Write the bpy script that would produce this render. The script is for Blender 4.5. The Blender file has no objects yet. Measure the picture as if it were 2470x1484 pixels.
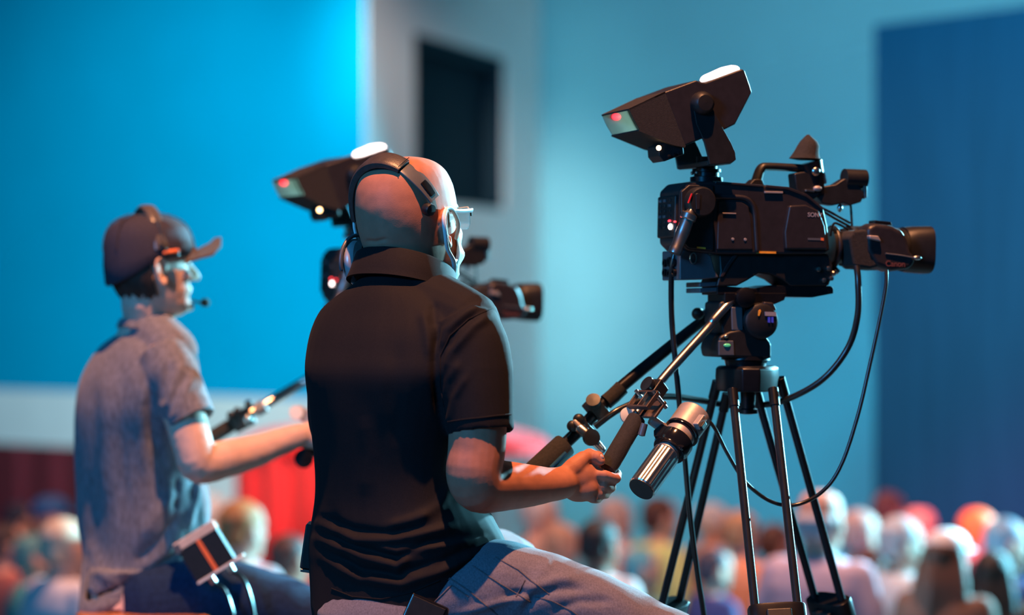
import bpy, bmesh, math, random
import numpy as np
from mathutils import Vector, Matrix, noise
from mathutils.bvhtree import BVHTree

random.seed(7)
SC = bpy.context.scene
COL = SC.collection
# ------------------------------------------------------------------ camera
LENS, SENSOR, WPX, HPX = 85.0, 36.0, 2470.0, 1484.0
F = LENS / SENSOR * WPX
CX, CY, EYE = WPX / 2, HPX / 2, 1.45
cam_data = bpy.data.cameras.new('photographer_camera')
cam_data.lens, cam_data.sensor_width, cam_data.sensor_fit = LENS, SENSOR, 'HORIZONTAL'
cam_data.dof.use_dof = True
cam_data.dof.focus_distance = 4.72
cam_data.dof.aperture_fstop = 1.5
cam_data.clip_end = 200
cam_obj = bpy.data.objects.new('photographer_camera', cam_data)
cam_obj.location = (0, 0, EYE)
cam_obj.rotation_euler = (math.radians(90), 0, 0)
COL.objects.link(cam_obj)
SC.camera = cam_obj
# ------------------------------------------------------------------ world and hall lights
world = bpy.data.worlds.new('dim_hall_air')
SC.world = world
world.use_nodes = True
world.node_tree.nodes['Background'].inputs[0].default_value = (0.010, 0.075, 0.15, 1)
world.node_tree.nodes['Background'].inputs[1].default_value = 0.28
SC.view_settings.view_transform = 'Standard'
SC.view_settings.look = 'None'
SC.view_settings.exposure = 0.0
SC.view_settings.gamma = 1.0
SC.view_settings.use_curve_mapping = False

def aim(o, target):
    d = Vector(target) - o.location
    o.rotation_euler = d.to_track_quat('-Z', 'Y').to_euler()

def spot(name, loc, target, color, watts, angle=40, blend=0.6, size=0.15):
    l = bpy.data.lights.new(name, 'SPOT')
    l.color, l.energy, l.spot_size, l.spot_blend, l.shadow_soft_size = color, watts, math.radians(angle), blend, size
    o = bpy.data.objects.new(name, l)
    o.location = loc
    COL.objects.link(o)
    aim(o, target)
    return o

def area(name, loc, target, color, watts, sx, sy):
    l = bpy.data.lights.new(name, 'AREA')
    l.shape, l.size, l.size_y, l.color, l.energy = 'RECTANGLE', sx, sy, color, watts
    o = bpy.data.objects.new(name, l)
    o.location = loc
    COL.objects.link(o)
    aim(o, target)
    return o

CYAN = (0.28, 0.78, 1.0)
WARM = (1.0, 0.40, 0.17)
# stage key light, far right, rakes the operators and the audience from the front
spot('stage_key_light', (6.4, 15.5, 4.6), (-0.2, 5.2, 1.2), CYAN, 21000, 34, 0.4, 0.10)
spot('stage_audience_light', (12.5, 15.5, 3.6), (0.6, 11.5, 0.2), (0.22, 0.78, 1.0), 42000, 56, 0.5, 0.3)
# warm house downlights above the camera riser and above the audience
spot('house_downlight_riser', (0.2, 2.95, 8.4), (-0.2, 5.1, 1.2), WARM, 5400, 46, 0.5, 0.06)
spot('house_downlight_audience', (0.5, 9.0, 8.0), (0.3, 11.5, -0.2), (1.0, 0.46, 0.30), 3600, 80, 0.6, 0.3)
# blue fill light, added out of view at the left behind the camera
area('blue_fill_light', (-5.5, -2.0, 4.2), (-0.3, 5.0, 1.2), (0.04, 0.42, 1.0), 480, 1.6, 1.6)
# wall washers, with one added fill lamp for the side wall
spot('wall_washer_blue', (-2.8, 12.0, 3.2), (-2.5, 19.0, 1.7), (0.55, 0.92, 0.96), 1550, 62, 0.9, 0.4)
spot('wall_washer_right', (3.8, 13.5, 5.5), (3.5, 20.0, 1.6), (0.52, 0.92, 1.0), 860, 90, 0.9, 0.5)
spot('wall_washer_corner', (-1.6, 13.0, 5.0), (-0.36, 18.3, 2.6), (1.0, 0.84, 0.76), 2200, 20, 0.9, 0.4)
spot('side_wall_fill', (1.6, 8.6, 7.0), (3.0, 14.0, 3.2), (0.02, 0.75, 1.0), 1800, 36, 0.9, 0.4)  # lamp added to brighten the dark cloth wall
spot('wall_washer_low', (2.4, 9.0, 3.2), (3.1, 14.0, -0.9), (1.0, 0.14, 0.30), 2600, 34, 0.9, 0.4)
spot('drape_light', (-3.4, 13.0, 3.6), (-3.6, 19.0, 0.1), (1.0, 0.35, 0.25), 150, 30, 0.9, 0.3)
spot('red_tent_light', (-0.9, 10.2, 4.0), (-1.48, 15.6, 0.35), (1.0, 0.80, 0.70), 1500, 16, 0.8, 0.2)

# ------------------------------------------------------------------ helpers
def at(px, py, Y):
    return Vector(((px - CX) / F * Y, Y, EYE - (py - CY) / F * Y))

def proj(P):
    P = np.asarray(P)
    return CX + P[:, 0] / P[:, 1] * F, CY + (EYE - P[:, 2]) / P[:, 1] * F

def V(*a): return Vector(a)

def lin(c):
    if isinstance(c, str):
        c = c.lstrip('#')
        c = tuple(int(c[i:i + 2], 16) / 255 for i in (0, 2, 4))
        c = tuple(x / 12.92 if x < 0.04045 else ((x + 0.055) / 1.055) ** 2.4 for x in c)
    return (c[0], c[1], c[2], 1.0)

MATS = {}
def mat(name, color, rough=0.5, metal=0.0, var=0.12, scale=30, bump=0.0, bscale=None, spec=0.5, sheen=0.0,
        emit=None, estr=0.0, alpha=1.0, trans=0.0, stretch=None, detail=4, coat=0.0):
    if name in MATS: return MATS[name]
    m = bpy.data.materials.new(name)
    m.use_nodes = True
    nt = m.node_tree
    b = nt.nodes['Principled BSDF']
    c = lin(color)
    b.inputs['Roughness'].default_value = rough
    b.inputs['Metallic'].default_value = metal
    b.inputs['Specular IOR Level'].default_value = spec
    b.inputs['Sheen Weight'].default_value = sheen
    b.inputs['Alpha'].default_value = alpha
    b.inputs['Transmission Weight'].default_value = trans
    b.inputs['Coat Weight'].default_value = coat
    tc = nt.nodes.new('ShaderNodeTexCoord')
    src = tc.outputs['Object']
    if stretch:
        mp = nt.nodes.new('ShaderNodeMapping')
        mp.inputs['Scale'].default_value = stretch
        nt.links.new(src, mp.inputs['Vector'])
        src = mp.outputs['Vector']
    nz = nt.nodes.new('ShaderNodeTexNoise')
    nz.inputs['Scale'].default_value = scale
    nz.inputs['Detail'].default_value = detail
    nt.links.new(src, nz.inputs['Vector'])
    rp = nt.nodes.new('ShaderNodeValToRGB')
    rp.color_ramp.elements[0].position, rp.color_ramp.elements[1].position = 0.3, 0.7
    rp.color_ramp.elements[0].color = tuple(max(0, x * (1 - var)) for x in c[:3]) + (1,)
    rp.color_ramp.elements[1].color = tuple(min(1, x * (1 + var)) for x in c[:3]) + (1,)
    nt.links.new(nz.outputs['Fac'], rp.inputs['Fac'])
    nt.links.new(rp.outputs['Color'], b.inputs['Base Color'])
    if bump > 0:
        n2 = nt.nodes.new('ShaderNodeTexNoise')
        n2.inputs['Scale'].default_value = bscale or scale * 4
        n2.inputs['Detail'].default_value = 3
        nt.links.new(src, n2.inputs['Vector'])
        bp = nt.nodes.new('ShaderNodeBump')
        bp.inputs['Strength'].default_value = bump
        bp.inputs['Distance'].default_value = 0.002
        nt.links.new(n2.outputs['Fac'], bp.inputs['Height'])
        nt.links.new(bp.outputs['Normal'], b.inputs['Normal'])
    if emit is not None:
        b.inputs['Emission Color'].default_value = lin(emit)
        b.inputs['Emission Strength'].default_value = estr
    MATS[name] = m
    return m

WM = {}
def tag(o, label=None, cat=None, group=None, kind=None):
    if label: o['label'] = label
    if cat: o['category'] = cat
    if group: o['group'] = group
    if kind: o['kind'] = kind
    return o

def link(o, parent, M):
    COL.objects.link(o)
    if parent is not None:
        o.parent = parent
        o.matrix_parent_inverse = Matrix.Identity(4)
        o.matrix_basis = WM[parent].inverted() @ M
    else:
        o.matrix_basis = M
    WM[o] = M
    return o

def empty(name, M, label, cat, group=None):
    if isinstance(M, Vector): M = Matrix.Translation(M)
    o = bpy.data.objects.new(name, None)
    o.empty_display_size = 0.05
    link(o, None, M)
    return tag(o, label, cat, group)

def copy_tree(o, parent, M):
    c = o.copy()
    COL.objects.link(c)
    if parent is None:
        c.matrix_basis = M
        WM[c] = M
    else:
        c.parent = parent
        c.matrix_parent_inverse = Matrix.Identity(4)
        WM[c] = WM[parent] @ o.matrix_basis
    for ch in list(o.children):
        copy_tree(ch, c, None)
    return c

class MB:
    """collects shapes; M maps their coordinates to world"""
    def __init__(s, M=None):
        s.v, s.f, s.M = [], [], M
    def add(s, vs, fs):
        o = len(s.v)
        vs = [Vector(p) for p in vs]
        if s.M is not None: vs = [s.M @ p for p in vs]
        s.v += vs
        s.f += [tuple(i + o for i in f) for f in fs]
        return s
    def box(s, c, size, R=None):
        c = Vector(c); hx, hy, hz = (x / 2 for x in size)
        R = R or Matrix.Identity(3)
        vs = [c + R @ Vector((x, y, z)) for x in (-hx, hx) for y in (-hy, hy) for z in (-hz, hz)]
        return s.add(vs, [(0, 1, 3, 2), (4, 6, 7, 5), (0, 4, 5, 1), (2, 3, 7, 6), (0, 2, 6, 4), (1, 5, 7, 3)])
    def loft(s, rings, cap=True, closed=False):
        n = len(rings[0]); vs = [p for r in rings for p in r]; fs = []
        m = len(rings)
        for i in range(m if closed else m - 1):
            for j in range(n):
                a, b = i * n + j, i * n + (j + 1) % n
                c, d = ((i + 1) % m) * n + (j + 1) % n, ((i + 1) % m) * n + j
                fs.append((a, b, c, d))
        if cap and not closed:
            fs.append(tuple(range(n - 1, -1, -1)))
            fs.append(tuple((m - 1) * n + j for j in range(n)))
        return s.add(vs, fs)
    def prism(s, pts, d):
        """pts: 3-D polygon, d: extrusion vector"""
        pts = [Vector(p) for p in pts]; d = Vector(d); n = len(pts)
        nrm = Vector((0, 0, 0))
        for i in range(n): nrm += pts[i].cross(pts[(i + 1) % n])
        if nrm.dot(d) > 0: pts = pts[::-1]
        vs = pts + [p + d for p in pts]
        fs = [tuple(range(n)), tuple(range(2 * n - 1, n - 1, -1))]
        fs += [(i, i + n, (i + 1) % n + n, (i + 1) % n) for i in range(n)]
        return s.add(vs, fs)
    def tube(s, path, r, seg=12, round_ends=False, smooth=0, flat=1.0, up=None):
        path = [Vector(p) for p in path]
        rr = list(r) if isinstance(r, (list, tuple)) else [r] * len(path)
        if smooth: path, rr = spline(path, rr, smooth)
        n = len(path); rings = []
        t0 = (path[1] - path[0]).normalized()
        u = Vector(up) if up else (Vector((0, 0, 1)) if abs(t0.z) < 0.9 else Vector((1, 0, 0)))
        for i in range(n):
            t = (path[min(i + 1, n - 1)] - path[max(i - 1, 0)]).normalized()
            u = (u - t * u.dot(t)).normalized()
            w = t.cross(u)
            ring = lambda c, q: [c + u * (math.cos(2 * math.pi * k / seg) * q) + w * (math.sin(2 * math.pi * k / seg) * q * flat) for k in range(seg)]
            if round_ends and i == 0:
                for a in (75, 45, 20): rings.append(ring(path[0] - t * rr[0] * math.sin(math.radians(a)), rr[0] * math.cos(math.radians(a))))
            rings.append(ring(path[i], rr[i]))
            if round_ends and i == n - 1:
                for a in (20, 45, 75): rings.append(ring(path[i] + t * rr[i] * math.sin(math.radians(a)), rr[i] * math.cos(math.radians(a))))
        return s.loft(rings)
    def lathe(s, o, axis, prof, seg=28):
        """prof: list of (t along axis, radius)"""
        o, ax = Vector(o), Vector(axis).normalized()
        u = ax.orthogonal().normalized(); w = ax.cross(u)
        rings = [[o + ax * t + (u * math.cos(2 * math.pi * k / seg) + w * math.sin(2 * math.pi * k / seg)) * max(r, 1e-5) for k in range(seg)] for t, r in prof]
        return s.loft(rings)
    def ellipsoid(s, c, r, R=None, seg=20, rng=12):
        c = Vector(c); R = R or Matrix.Identity(3)
        rings = []
        for i in range(1, rng):
            a = math.pi * i / rng - math.pi / 2
            rings.append([c + R @ Vector((r[0] * math.cos(a) * math.cos(2 * math.pi * k / seg), r[1] * math.cos(a) * math.sin(2 * math.pi * k / seg), r[2] * math.sin(a))) for k in range(seg)])
        return s.loft(rings)
    def mesh(s, name):
        me = bpy.data.meshes.new(name)
        me.from_pydata([tuple(p) for p in s.v], [], s.f)
        bm = bmesh.new(); bm.from_mesh(me)
        bmesh.ops.recalc_face_normals(bm, faces=bm.faces)
        bm.to_mesh(me); bm.free()
        return me
    def build(s, name, m, parent=None, base=None, bevel=0.0, angle=38, smooth=True, segs=2, subsurf=0, label=None):
        M = WM[parent] if parent is not None else Matrix.Translation(base if base is not None else Vector((0, 0, 0)))
        Mi = M.inverted()
        s.v = [Mi @ p for p in s.v]
        me = s.mesh(name)
        return finish(name, me, m, parent, M, bevel, angle, smooth, segs, subsurf, label)

def finish(name, me, m, parent, M, bevel=0, angle=38, smooth=True, segs=2, subsurf=0, label=None):
    o = bpy.data.objects.new(name, me)
    if m: me.materials.append(m)
    if smooth:
        me.shade_smooth()
        me.set_sharp_from_angle(angle=math.radians(angle))
    link(o, parent, M)
    if bevel > 0:
        b = o.modifiers.new('bevel', 'BEVEL')
        b.width, b.segments, b.limit_method, b.angle_limit = bevel, segs, 'ANGLE', math.radians(35)
        b.harden_normals = True
    if subsurf:
        b = o.modifiers.new('sub', 'SUBSURF'); b.levels = b.render_levels = subsurf
    if label: o['label'] = label
    return o

def spline(path, rr, k):
    P, R = [], []
    n = len(path)
    for i in range(n - 1):
        p0, p1, p2, p3 = path[max(i - 1, 0)], path[i], path[i + 1], path[min(i + 2, n - 1)]
        for j in range(k):
            t = j / k
            P.append(0.5 * ((2 * p1) + (p2 - p0) * t + (2 * p0 - 5 * p1 + 4 * p2 - p3) * t * t + (3 * p1 - p0 - 3 * p2 + p3) * t ** 3))
            R.append(rr[i] + (rr[i + 1] - rr[i]) * t)
    P.append(path[-1]); R.append(rr[-1])
    return P, R

def fuse_mesh(mb, voxel, smooth=4, factor=0.5):
    """one continuous surface out of overlapping closed shapes; vertices stay in world space"""
    me = mb.mesh('tmp')
    o = bpy.data.objects.new('tmp', me)
    COL.objects.link(o)
    r = o.modifiers.new('r', 'REMESH'); r.mode = 'VOXEL'; r.voxel_size = voxel
    if smooth:
        q = o.modifiers.new('s', 'SMOOTH'); q.factor = factor; q.iterations = smooth
    dg = bpy.context.evaluated_depsgraph_get()
    out = bpy.data.meshes.new_from_object(o.evaluated_get(dg))
    bpy.data.objects.remove(o); bpy.data.meshes.remove(me)
    return out

def mesh_np(me):
    n = len(me.vertices)
    co = np.empty(n * 3); me.vertices.foreach_get('co', co)
    no = np.empty(n * 3); me.vertices.foreach_get('normal', no)
    return co.reshape(-1, 3), no.reshape(-1, 3)

def set_np(me, co):
    me.vertices.foreach_set('co', co.ravel()); me.update()

def seg_dist(px, py, a, b):
    ax, ay, bx, by = a[0], a[1], b[0], b[1]
    dx, dy = bx - ax, by - ay
    t = np.clip(((px - ax) * dx + (py - ay) * dy) / (dx * dx + dy * dy + 1e-9), 0, 1)
    return np.hypot(px - ax - t * dx, py - ay - t * dy), t

def folds(me, lines, Y0, Y1=None):
    """cloth folds: ridges (amp>0) and creases (amp<0) along lines given on the cloth where it is seen from behind"""
    co, no = mesh_np(me)
    px, py = proj(co)
    vis = np.clip(-no[:, 1] * 3 + 0.6, 0, 1) * (co[:, 1] < Y0)
    disp = np.zeros(len(co))
    for pts, amp, w in lines:
        best = np.full(len(co), 1e9); tt = np.zeros(len(co)); n = len(pts) - 1
        for i in range(n):
            d, t = seg_dist(px, py, pts[i], pts[i + 1])
            k = d < best
            best[k] = d[k]; tt[k] = (i + t[k]) / n
        fade = np.clip(np.minimum(tt, 1 - tt) * 5 + 0.15, 0, 1)
        disp += amp * np.exp(-(best / w) ** 2) * fade
    co = co + no * (disp * vis)[:, None]
    set_np(me, co)

def crumple(me, amp, scale, seed=0, stretch=(1, 1, 1)):
    co, no = mesh_np(me)
    d = np.array([noise.noise(Vector((p[0] * scale * stretch[0] + seed, p[1] * scale * stretch[1], p[2] * scale * stretch[2]))) for p in co])
    set_np(me, co + no * (d * amp)[:, None])

def place(name, me, m, parent, base=None):
    """world-space mesh -> object"""
    M = WM[parent] if parent is not None else Matrix.Translation(base)
    me.transform(M.inverted())
    me.name = name
    me.materials.clear()
    o = bpy.data.objects.new(name, me)
    me.materials.append(m)
    me.shade_smooth()
    link(o, parent, M)
    return o

def bvh_of(me):
    return BVHTree.FromPolygons([v.co.copy() for v in me.vertices], [tuple(p.vertices) for p in me.polygons])

EYEP = Vector((0, 0, EYE))
def surf(bvh, px, py, off=0.0):
    d = (at(px, py, 1.0) - EYEP).normalized()
    h = bvh.ray_cast(EYEP, d)
    if h[0] is None: return None
    return h[0] + h[1] * off if h[1].dot(d) < 0 else h[0] - h[1] * off

def seam(name, bvh, pts, r, m, parent, off=0.0005, dens=8):
    full = []
    for i in range(len(pts) - 1):
        for k in range(dens):
            t = k / dens
            full.append((pts[i][0] + (pts[i + 1][0] - pts[i][0]) * t, pts[i][1] + (pts[i + 1][1] - pts[i][1]) * t))
    full.append(pts[-1])
    P = [surf(bvh, x, y, off) for x, y in full]
    P = [p for p in P if p is not None]
    if len(P) < 3: return None
    Q = [P[0]]
    for p in P[1:]:
        if (p - Q[-1]).length < 0.12 and (p - Q[-1]).length > 1e-4: Q.append(p)
    if len(Q) < 3: return None
    return MB().tube(Q, r, 6).build(name, m, parent)

class Frame:
    """local axes: x lens direction, y away from the viewer, z up; pt() finds where a sight line meets a plane of the frame"""
    def __init__(s, px, py, Y, yaw, pitch=0.0):
        yaw, pitch = math.radians(yaw), math.radians(pitch)
        R = Matrix.Rotation(yaw, 3, 'Z') @ Matrix.Rotation(-pitch, 3, 'Y')
        s.M = Matrix.Translation(at(px, py, Y)) @ R.to_4x4()
        s.I = s.M.inverted()
    def ray(s, px, py):
        o = s.I @ EYEP
        return o, (s.I @ at(px, py, 1.0)) - o
    def pt(s, px, py, y=0.0):
        o, d = s.ray(px, py); t = (y - o.y) / d.y
        return o + d * t
    def ptx(s, px, py, x):
        o, d = s.ray(px, py); t = (x - o.x) / d.x
        return o + d * t
    def poly(s, pts, y0, y1, mb=None, ys=None):
        mb = mb or MB(s.M)
        mb.prism([s.pt(px, py, y0) for px, py in pts], (0, y1 - y0, 0))
        return mb
def text_mesh(name, body, size, M, m, parent, depth=0.0004, bold=0.0):
    c = bpy.data.curves.new(name, 'FONT')
    c.body, c.size, c.extrude, c.offset = body, size, depth, bold
    c.align_x, c.align_y = 'CENTER', 'CENTER'
    t = bpy.data.objects.new(name, c); COL.objects.link(t)
    me = bpy.data.meshes.new_from_object(t.evaluated_get(bpy.context.evaluated_depsgraph_get()))
    bpy.data.objects.remove(t)
    me.transform(WM[parent].inverted() @ M)
    o = bpy.data.objects.new(name, me); me.materials.clear(); me.materials.append(m)
    return link(o, parent, WM[parent].copy())
# ------------------------------------------------------------------ materials
M_BLACK = mat('black_plastic', (0.012, 0.012, 0.014), 0.42, var=0.2, scale=60, bump=0.12, bscale=900)
M_BLACKM = mat('black_anodised_metal', (0.016, 0.016, 0.02), 0.30, 0.6, var=0.2, scale=40)
M_GLOSS = mat('glossy_black', (0.008, 0.008, 0.01), 0.12, var=0.1)
M_FOAM = mat('black_foam', (0.018, 0.016, 0.016), 0.9, var=0.3, scale=200, bump=0.5, bscale=700)
M_GREYP = mat('charcoal_side_panel', (0.020, 0.017, 0.021), 0.40, var=0.15, scale=60, bump=0.1, bscale=900)
M_STEEL = mat('brushed_steel', (0.55, 0.53, 0.52), 0.28, 1.0, var=0.15, scale=50)
M_TITAN = mat('grey_cast_metal', (0.40, 0.35, 0.34), 0.45, 0.4, var=0.08, scale=60, bump=0.08)
M_CABLE = mat('black_cable_rubber', (0.010, 0.010, 0.012), 0.28, var=0.1, spec=0.7)
M_WHITE = mat('white_plastic', (0.75, 0.73, 0.70), 0.4, var=0.05)
M_SILVERP = mat('dull_grey_plastic', (0.10, 0.11, 0.13), 0.4, 0.2, var=0.1)
M_LEGM = mat('dark_blue_grey_tube', (0.022, 0.026, 0.034), 0.25, 0.5, var=0.12)
M_YEL = mat('amber_label', (0.9, 0.38, 0.04), 0.4, var=0.1, scale=80)
M_REDP = mat('red_plastic', (0.6, 0.02, 0.03), 0.4, var=0.1)
M_BLUEP = mat('blue_print', (0.06, 0.09, 0.75), 0.4, var=0.1)
M_GREYPRINT = mat('grey_print', (0.28, 0.26, 0.29), 0.5, var=0.1)
M_ORANGE = mat('orange_plastic', (0.9, 0.18, 0.05), 0.45, var=0.1)
M_GLASSY = mat('lens_glass', (0.05, 0.08, 0.10), 0.05, var=0.1, coat=1.0, spec=0.9)
M_TALLY = mat('tally_light_white', (1, 0.9, 0.88), 0.4, var=0.02, emit=(1.0, 0.80, 0.76), estr=5.5)
M_REDGLOW = mat('red_led_and_reflection', (1, 0.1, 0.1), 0.4, var=0.02, emit=(1.0, 0.03, 0.05), estr=3.0)  # serves real leds and the glowing reflections in the viewfinder hood
M_ORLED = mat('amber_led', (1, 0.6, 0.3), 0.4, var=0.02, emit=(1.0, 0.55, 0.25), estr=12.0)
M_SCREEN = mat('viewfinder_screen', (0.3, 0.5, 0.45), 0.3, var=0.2, scale=12, emit=(0.42, 0.80, 0.66), estr=4.0)
M_SKIN_D = mat('brown_skin', (0.44, 0.175, 0.11), 0.60, spec=0.32, var=0.10, scale=45, bump=0.10, bscale=500)
M_SKIN_L = mat('fair_skin', (0.68, 0.43, 0.34), 0.58, spec=0.3, var=0.08, scale=35, bump=0.12, bscale=350)
M_POLO = mat('black_polo_knit', (0.0090, 0.0078, 0.0098), 0.78, var=0.22, scale=500, bump=0.15, bscale=1500, sheen=0.02, spec=0.15)
M_TEE = mat('grey_melange_jersey', (0.150, 0.155, 0.185), 0.9, var=0.32, scale=120, bump=0.3, bscale=700, sheen=0.15, stretch=(1, 1, 0.35))
M_JEAN = mat('faded_denim', (0.13, 0.122, 0.158), 0.85, var=0.28, scale=420, bump=0.4, bscale=900, sheen=0.2, stretch=(1, 1, 0.5))
M_JEAN2 = mat('dark_denim', (0.011, 0.028, 0.075), 0.9, spec=0.15, var=0.35, scale=140, bump=0.3, bscale=800)
M_THREAD = mat('denim_seam', (0.09, 0.08, 0.10), 0.8, var=0.3, scale=300)
M_CLOTHW = mat('white_mask_cloth', (0.82, 0.83, 0.83), 0.85, var=0.04, scale=200, bump=0.2, bscale=900)
M_LEATHER = mat('headband_leather', (0.055, 0.046, 0.045), 0.36, var=0.2, scale=80, bump=0.2, bscale=500)
M_CAP = mat('navy_cap_cotton', (0.028, 0.026, 0.045), 0.85, var=0.25, scale=200, bump=0.3, bscale=900)
M_BRIM = mat('brown_cap_brim', (0.075, 0.050, 0.046), 0.8, var=0.2, scale=200, bump=0.3, bscale=900)
M_HAIRD = mat('dark_brown_hair', (0.030, 0.018, 0.014), 0.55, var=0.4, scale=120, stretch=(1, 1, 0.15))
M_WOOD = mat('orange_varnished_wood', (0.55, 0.20, 0.05), 0.25, var=0.25, scale=12, stretch=(0.3, 3, 3), coat=0.4)
M_SHOE = mat('dark_shoe', (0.03, 0.03, 0.035), 0.5, var=0.2)
# ------------------------------------------------------------------ hall
M_WBLUE = mat('blue_light_tinted_wall', (0.0, 0.37, 0.66), 0.95, spec=0.0, var=0.03, scale=2, bump=0.05)  # blue light falling on this wall is put into its base colour
M_WGREY = mat('warm_grey_wall', (0.76, 0.78, 0.78), 0.9, var=0.03, scale=2, bump=0.05)
M_WTEAL = mat('pale_teal_wall', (0.22, 0.54, 0.62), 0.95, spec=0.05, var=0.03, scale=2, bump=0.05)
M_WDARK = mat('dark_blue_acoustic_cloth', (0.014, 0.12, 0.25), 0.95, spec=0.05, var=0.12, scale=3, stretch=(4, 4, 0.3))
M_WHITEW = mat('white_plaster_band', (0.80, 0.88, 0.92), 0.85, var=0.03, scale=3)
M_MAROON = mat('maroon_drape', (0.16, 0.012, 0.025), 0.9, var=0.2, scale=6, stretch=(3, 3, 0.3))
M_WIN = mat('dark_booth_glass', (0.002, 0.012, 0.024), 0.7, spec=0.15, var=0.1, scale=2)
M_WINF = mat('dark_window_frame', (0.006, 0.025, 0.04), 0.7, spec=0.15, var=0.1)
M_CARPET = mat('dark_blue_carpet', (0.020, 0.022, 0.032), 0.95, var=0.3, scale=80, bump=0.4)
M_RISER = mat('black_stage_deck', (0.018, 0.018, 0.02), 0.7, var=0.3, scale=30, bump=0.2)

def plan(px, Y): return Vector(((px - CX) / F * Y, Y, 0))
def zfloor(Y): return -0.25 - 0.0789 * Y

def wall_piece(name, a, b, z0, z1, m, thick=0.2, parent=None):
    """vertical slab between two plan points, thickness away from the viewer"""
    d = (b - a).normalized(); nrm = Vector((-d.y, d.x, 0))
    if nrm.y < 0: nrm = -nrm
    mb = MB()
    mb.prism([a + V(0, 0, z0), b + V(0, 0, z0), b + V(0, 0, z1), a + V(0, 0, z1)], nrm * thick)
    o = mb.build(name, m, parent, base=(a + V(0, 0, z0)) if parent is None else None, smooth=False)
    if parent is None: o['kind'] = 'structure'
    return o

blueA, blueB = plan(-1500, 25.5), plan(885, 16.8)
ta = blueA + (blueB - blueA) * 0.0
w = wall_piece('wall_left', blueA, blueB, 0.80, 6.5, M_WBLUE, 0.012); w['label'] = 'upper wall on the left with blue light in its colour'
lowA, lowB = blueA + V(0, 0.0, 0), blueB + V(0, 0.0, 0)
_k = (330 - CX) / F; _d = lowB - lowA
mid = lowA + _d * ((_k * lowA.y - lowA.x) / (_d.x - _k * _d.y))
w = wall_piece('trim_1', lowA, mid, 0.37, 0.80, M_WHITEW, 0.12); w['label'] = 'pale band below the blue wall'
w = wall_piece('wall_lower', mid, lowB, -2.4, 0.80, M_WGREY, 0.2); w['label'] = 'grey lower wall behind the audience'
# maroon drape hanging below the pale band, pleated
mb = MB(); n = 160; rings = []
for k in range(n + 1):
    t = k / n; p = lowA + (mid - lowA) * t + V(0, 0.05 * math.sin(t * 170), 0)
    rings.append([p + V(0, -0.01, -2.4), p + V(0, 0.01, -2.4), p + V(0, 0.01, 0.37), p + V(0, -0.01, 0.37)])
mb.loft(rings)
o = mb.build('trim_2', M_MAROON, base=lowA + V(0, 0, -2.4)); o['kind'] = 'structure'; o['label'] = 'dark red pleated drape along the lower left wall'
greyA, greyB = plan(885, 16.8), plan(1302, 20.4)
# the grey return wall is built around the window opening
def on_wall(a, b, px):
    k = (px - CX) / F; d = b - a
    t = (k * a.y - a.x) / (d.x - k * d.y)
    return a + d * t
wl, wr = on_wall(greyA, greyB, 1000), on_wall(greyA, greyB, 1218)
zt = EYE + (CY - 78) / F * wl.y
zb = EYE + (CY - 507) / F * wr.y
root = wall_piece('wall_back', greyA, wl, -2.4, 6.5, M_WGREY, 0.012); root['label'] = 'grey wall with the dark booth window'
wall_piece('wall_panel', wr, greyB, -2.4, 6.5, M_WGREY, 0.012, parent=root)
wall_piece('wall_panel', wl, wr, zt, 6.5, M_WGREY, 0.012, parent=root)
wall_piece('wall_panel', wl, wr, -2.4, zb, M_WGREY, 0.012, parent=root)
gd = (wr - wl).normalized(); gn = Vector((-gd.y, gd.x, 0))
win = wall_piece('window_1', wl + gn * 0.14, wr + gn * 0.14, zb, zt, M_WIN, 0.03); win['label'] = 'dark booth window in the grey wall'
wall_piece('window_frame', wl + gn * 0.04, wl + gd * 0.05 + gn * 0.04, zb, zt, M_WINF, 0.1, win)
wall_piece('window_frame', wr - gd * 0.07 + gn * 0.04, wr + gn * 0.04, zb, zt, M_WINF, 0.1, win)
wall_piece('window_frame', wl + gn * 0.04, wr + gn * 0.04, zt - 0.10, zt, M_WINF, 0.1, win)
wall_piece('window_frame', wl + gn * 0.04, wr + gn * 0.04, zb, zb + 0.05, M_WINF, 0.1, win)
w = wall_piece('wall_right', greyB, plan(3600, 19.0), -2.4, 6.5, M_WTEAL); w['label'] = 'pale teal wall behind the right camera'
# dark acoustic wall, nearer, right: vertical cloth panels
dA, dB = plan(2112, 15.0), plan(3100, 12.7)
zdk = EYE + (CY - 60) / F * 15.0
root = wall_piece('wall_side', dA + V(0, 0.06, 0), dB + V(0, 0.06, 0), -2.4, zdk, M_WDARK, 0.3); root['label'] = 'dark blue cloth wall at the right edge'
dd = dB - dA; N = 7
for k in range(N):
    a, b = dA + dd * (k / N + 0.0008 * (k > 0)), dA + dd * ((k + 1) / N - 0.0008)
    wall_piece('panel', a, b, -2.4, zdk, M_WDARK, 0.055, root)
# floors
Y0, Y1 = 7.0, 30.0
mb = MB()
mb.prism([V(-14, Y0, zfloor(Y0)), V(14, Y0, zfloor(Y0)), V(14, Y1, zfloor(Y1)), V(-14, Y1, zfloor(Y1))], (0, 0, -0.2))
o = mb.build('floor', M_CARPET, base=V(0, Y0, zfloor(Y0)), smooth=False); o['kind'] = 'structure'; o['label'] = 'carpeted hall floor sloping down to the stage'
mb = MB()
for iy in range(5):
    for ix in range(5):
        mb.box((-4.88 + 2.44 * ix, -1.55 + 1.83 * iy, -0.03), (2.425, 1.815, 0.06))
mb.box((0, 2.1, -0.45), (12.1, 9.05, 0.75))
o = mb.build('floor_riser', M_RISER, base=V(0, 2.1, 0), smooth=False); o['kind'] = 'structure'; o['label'] = 'black camera riser deck under the operators'
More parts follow.
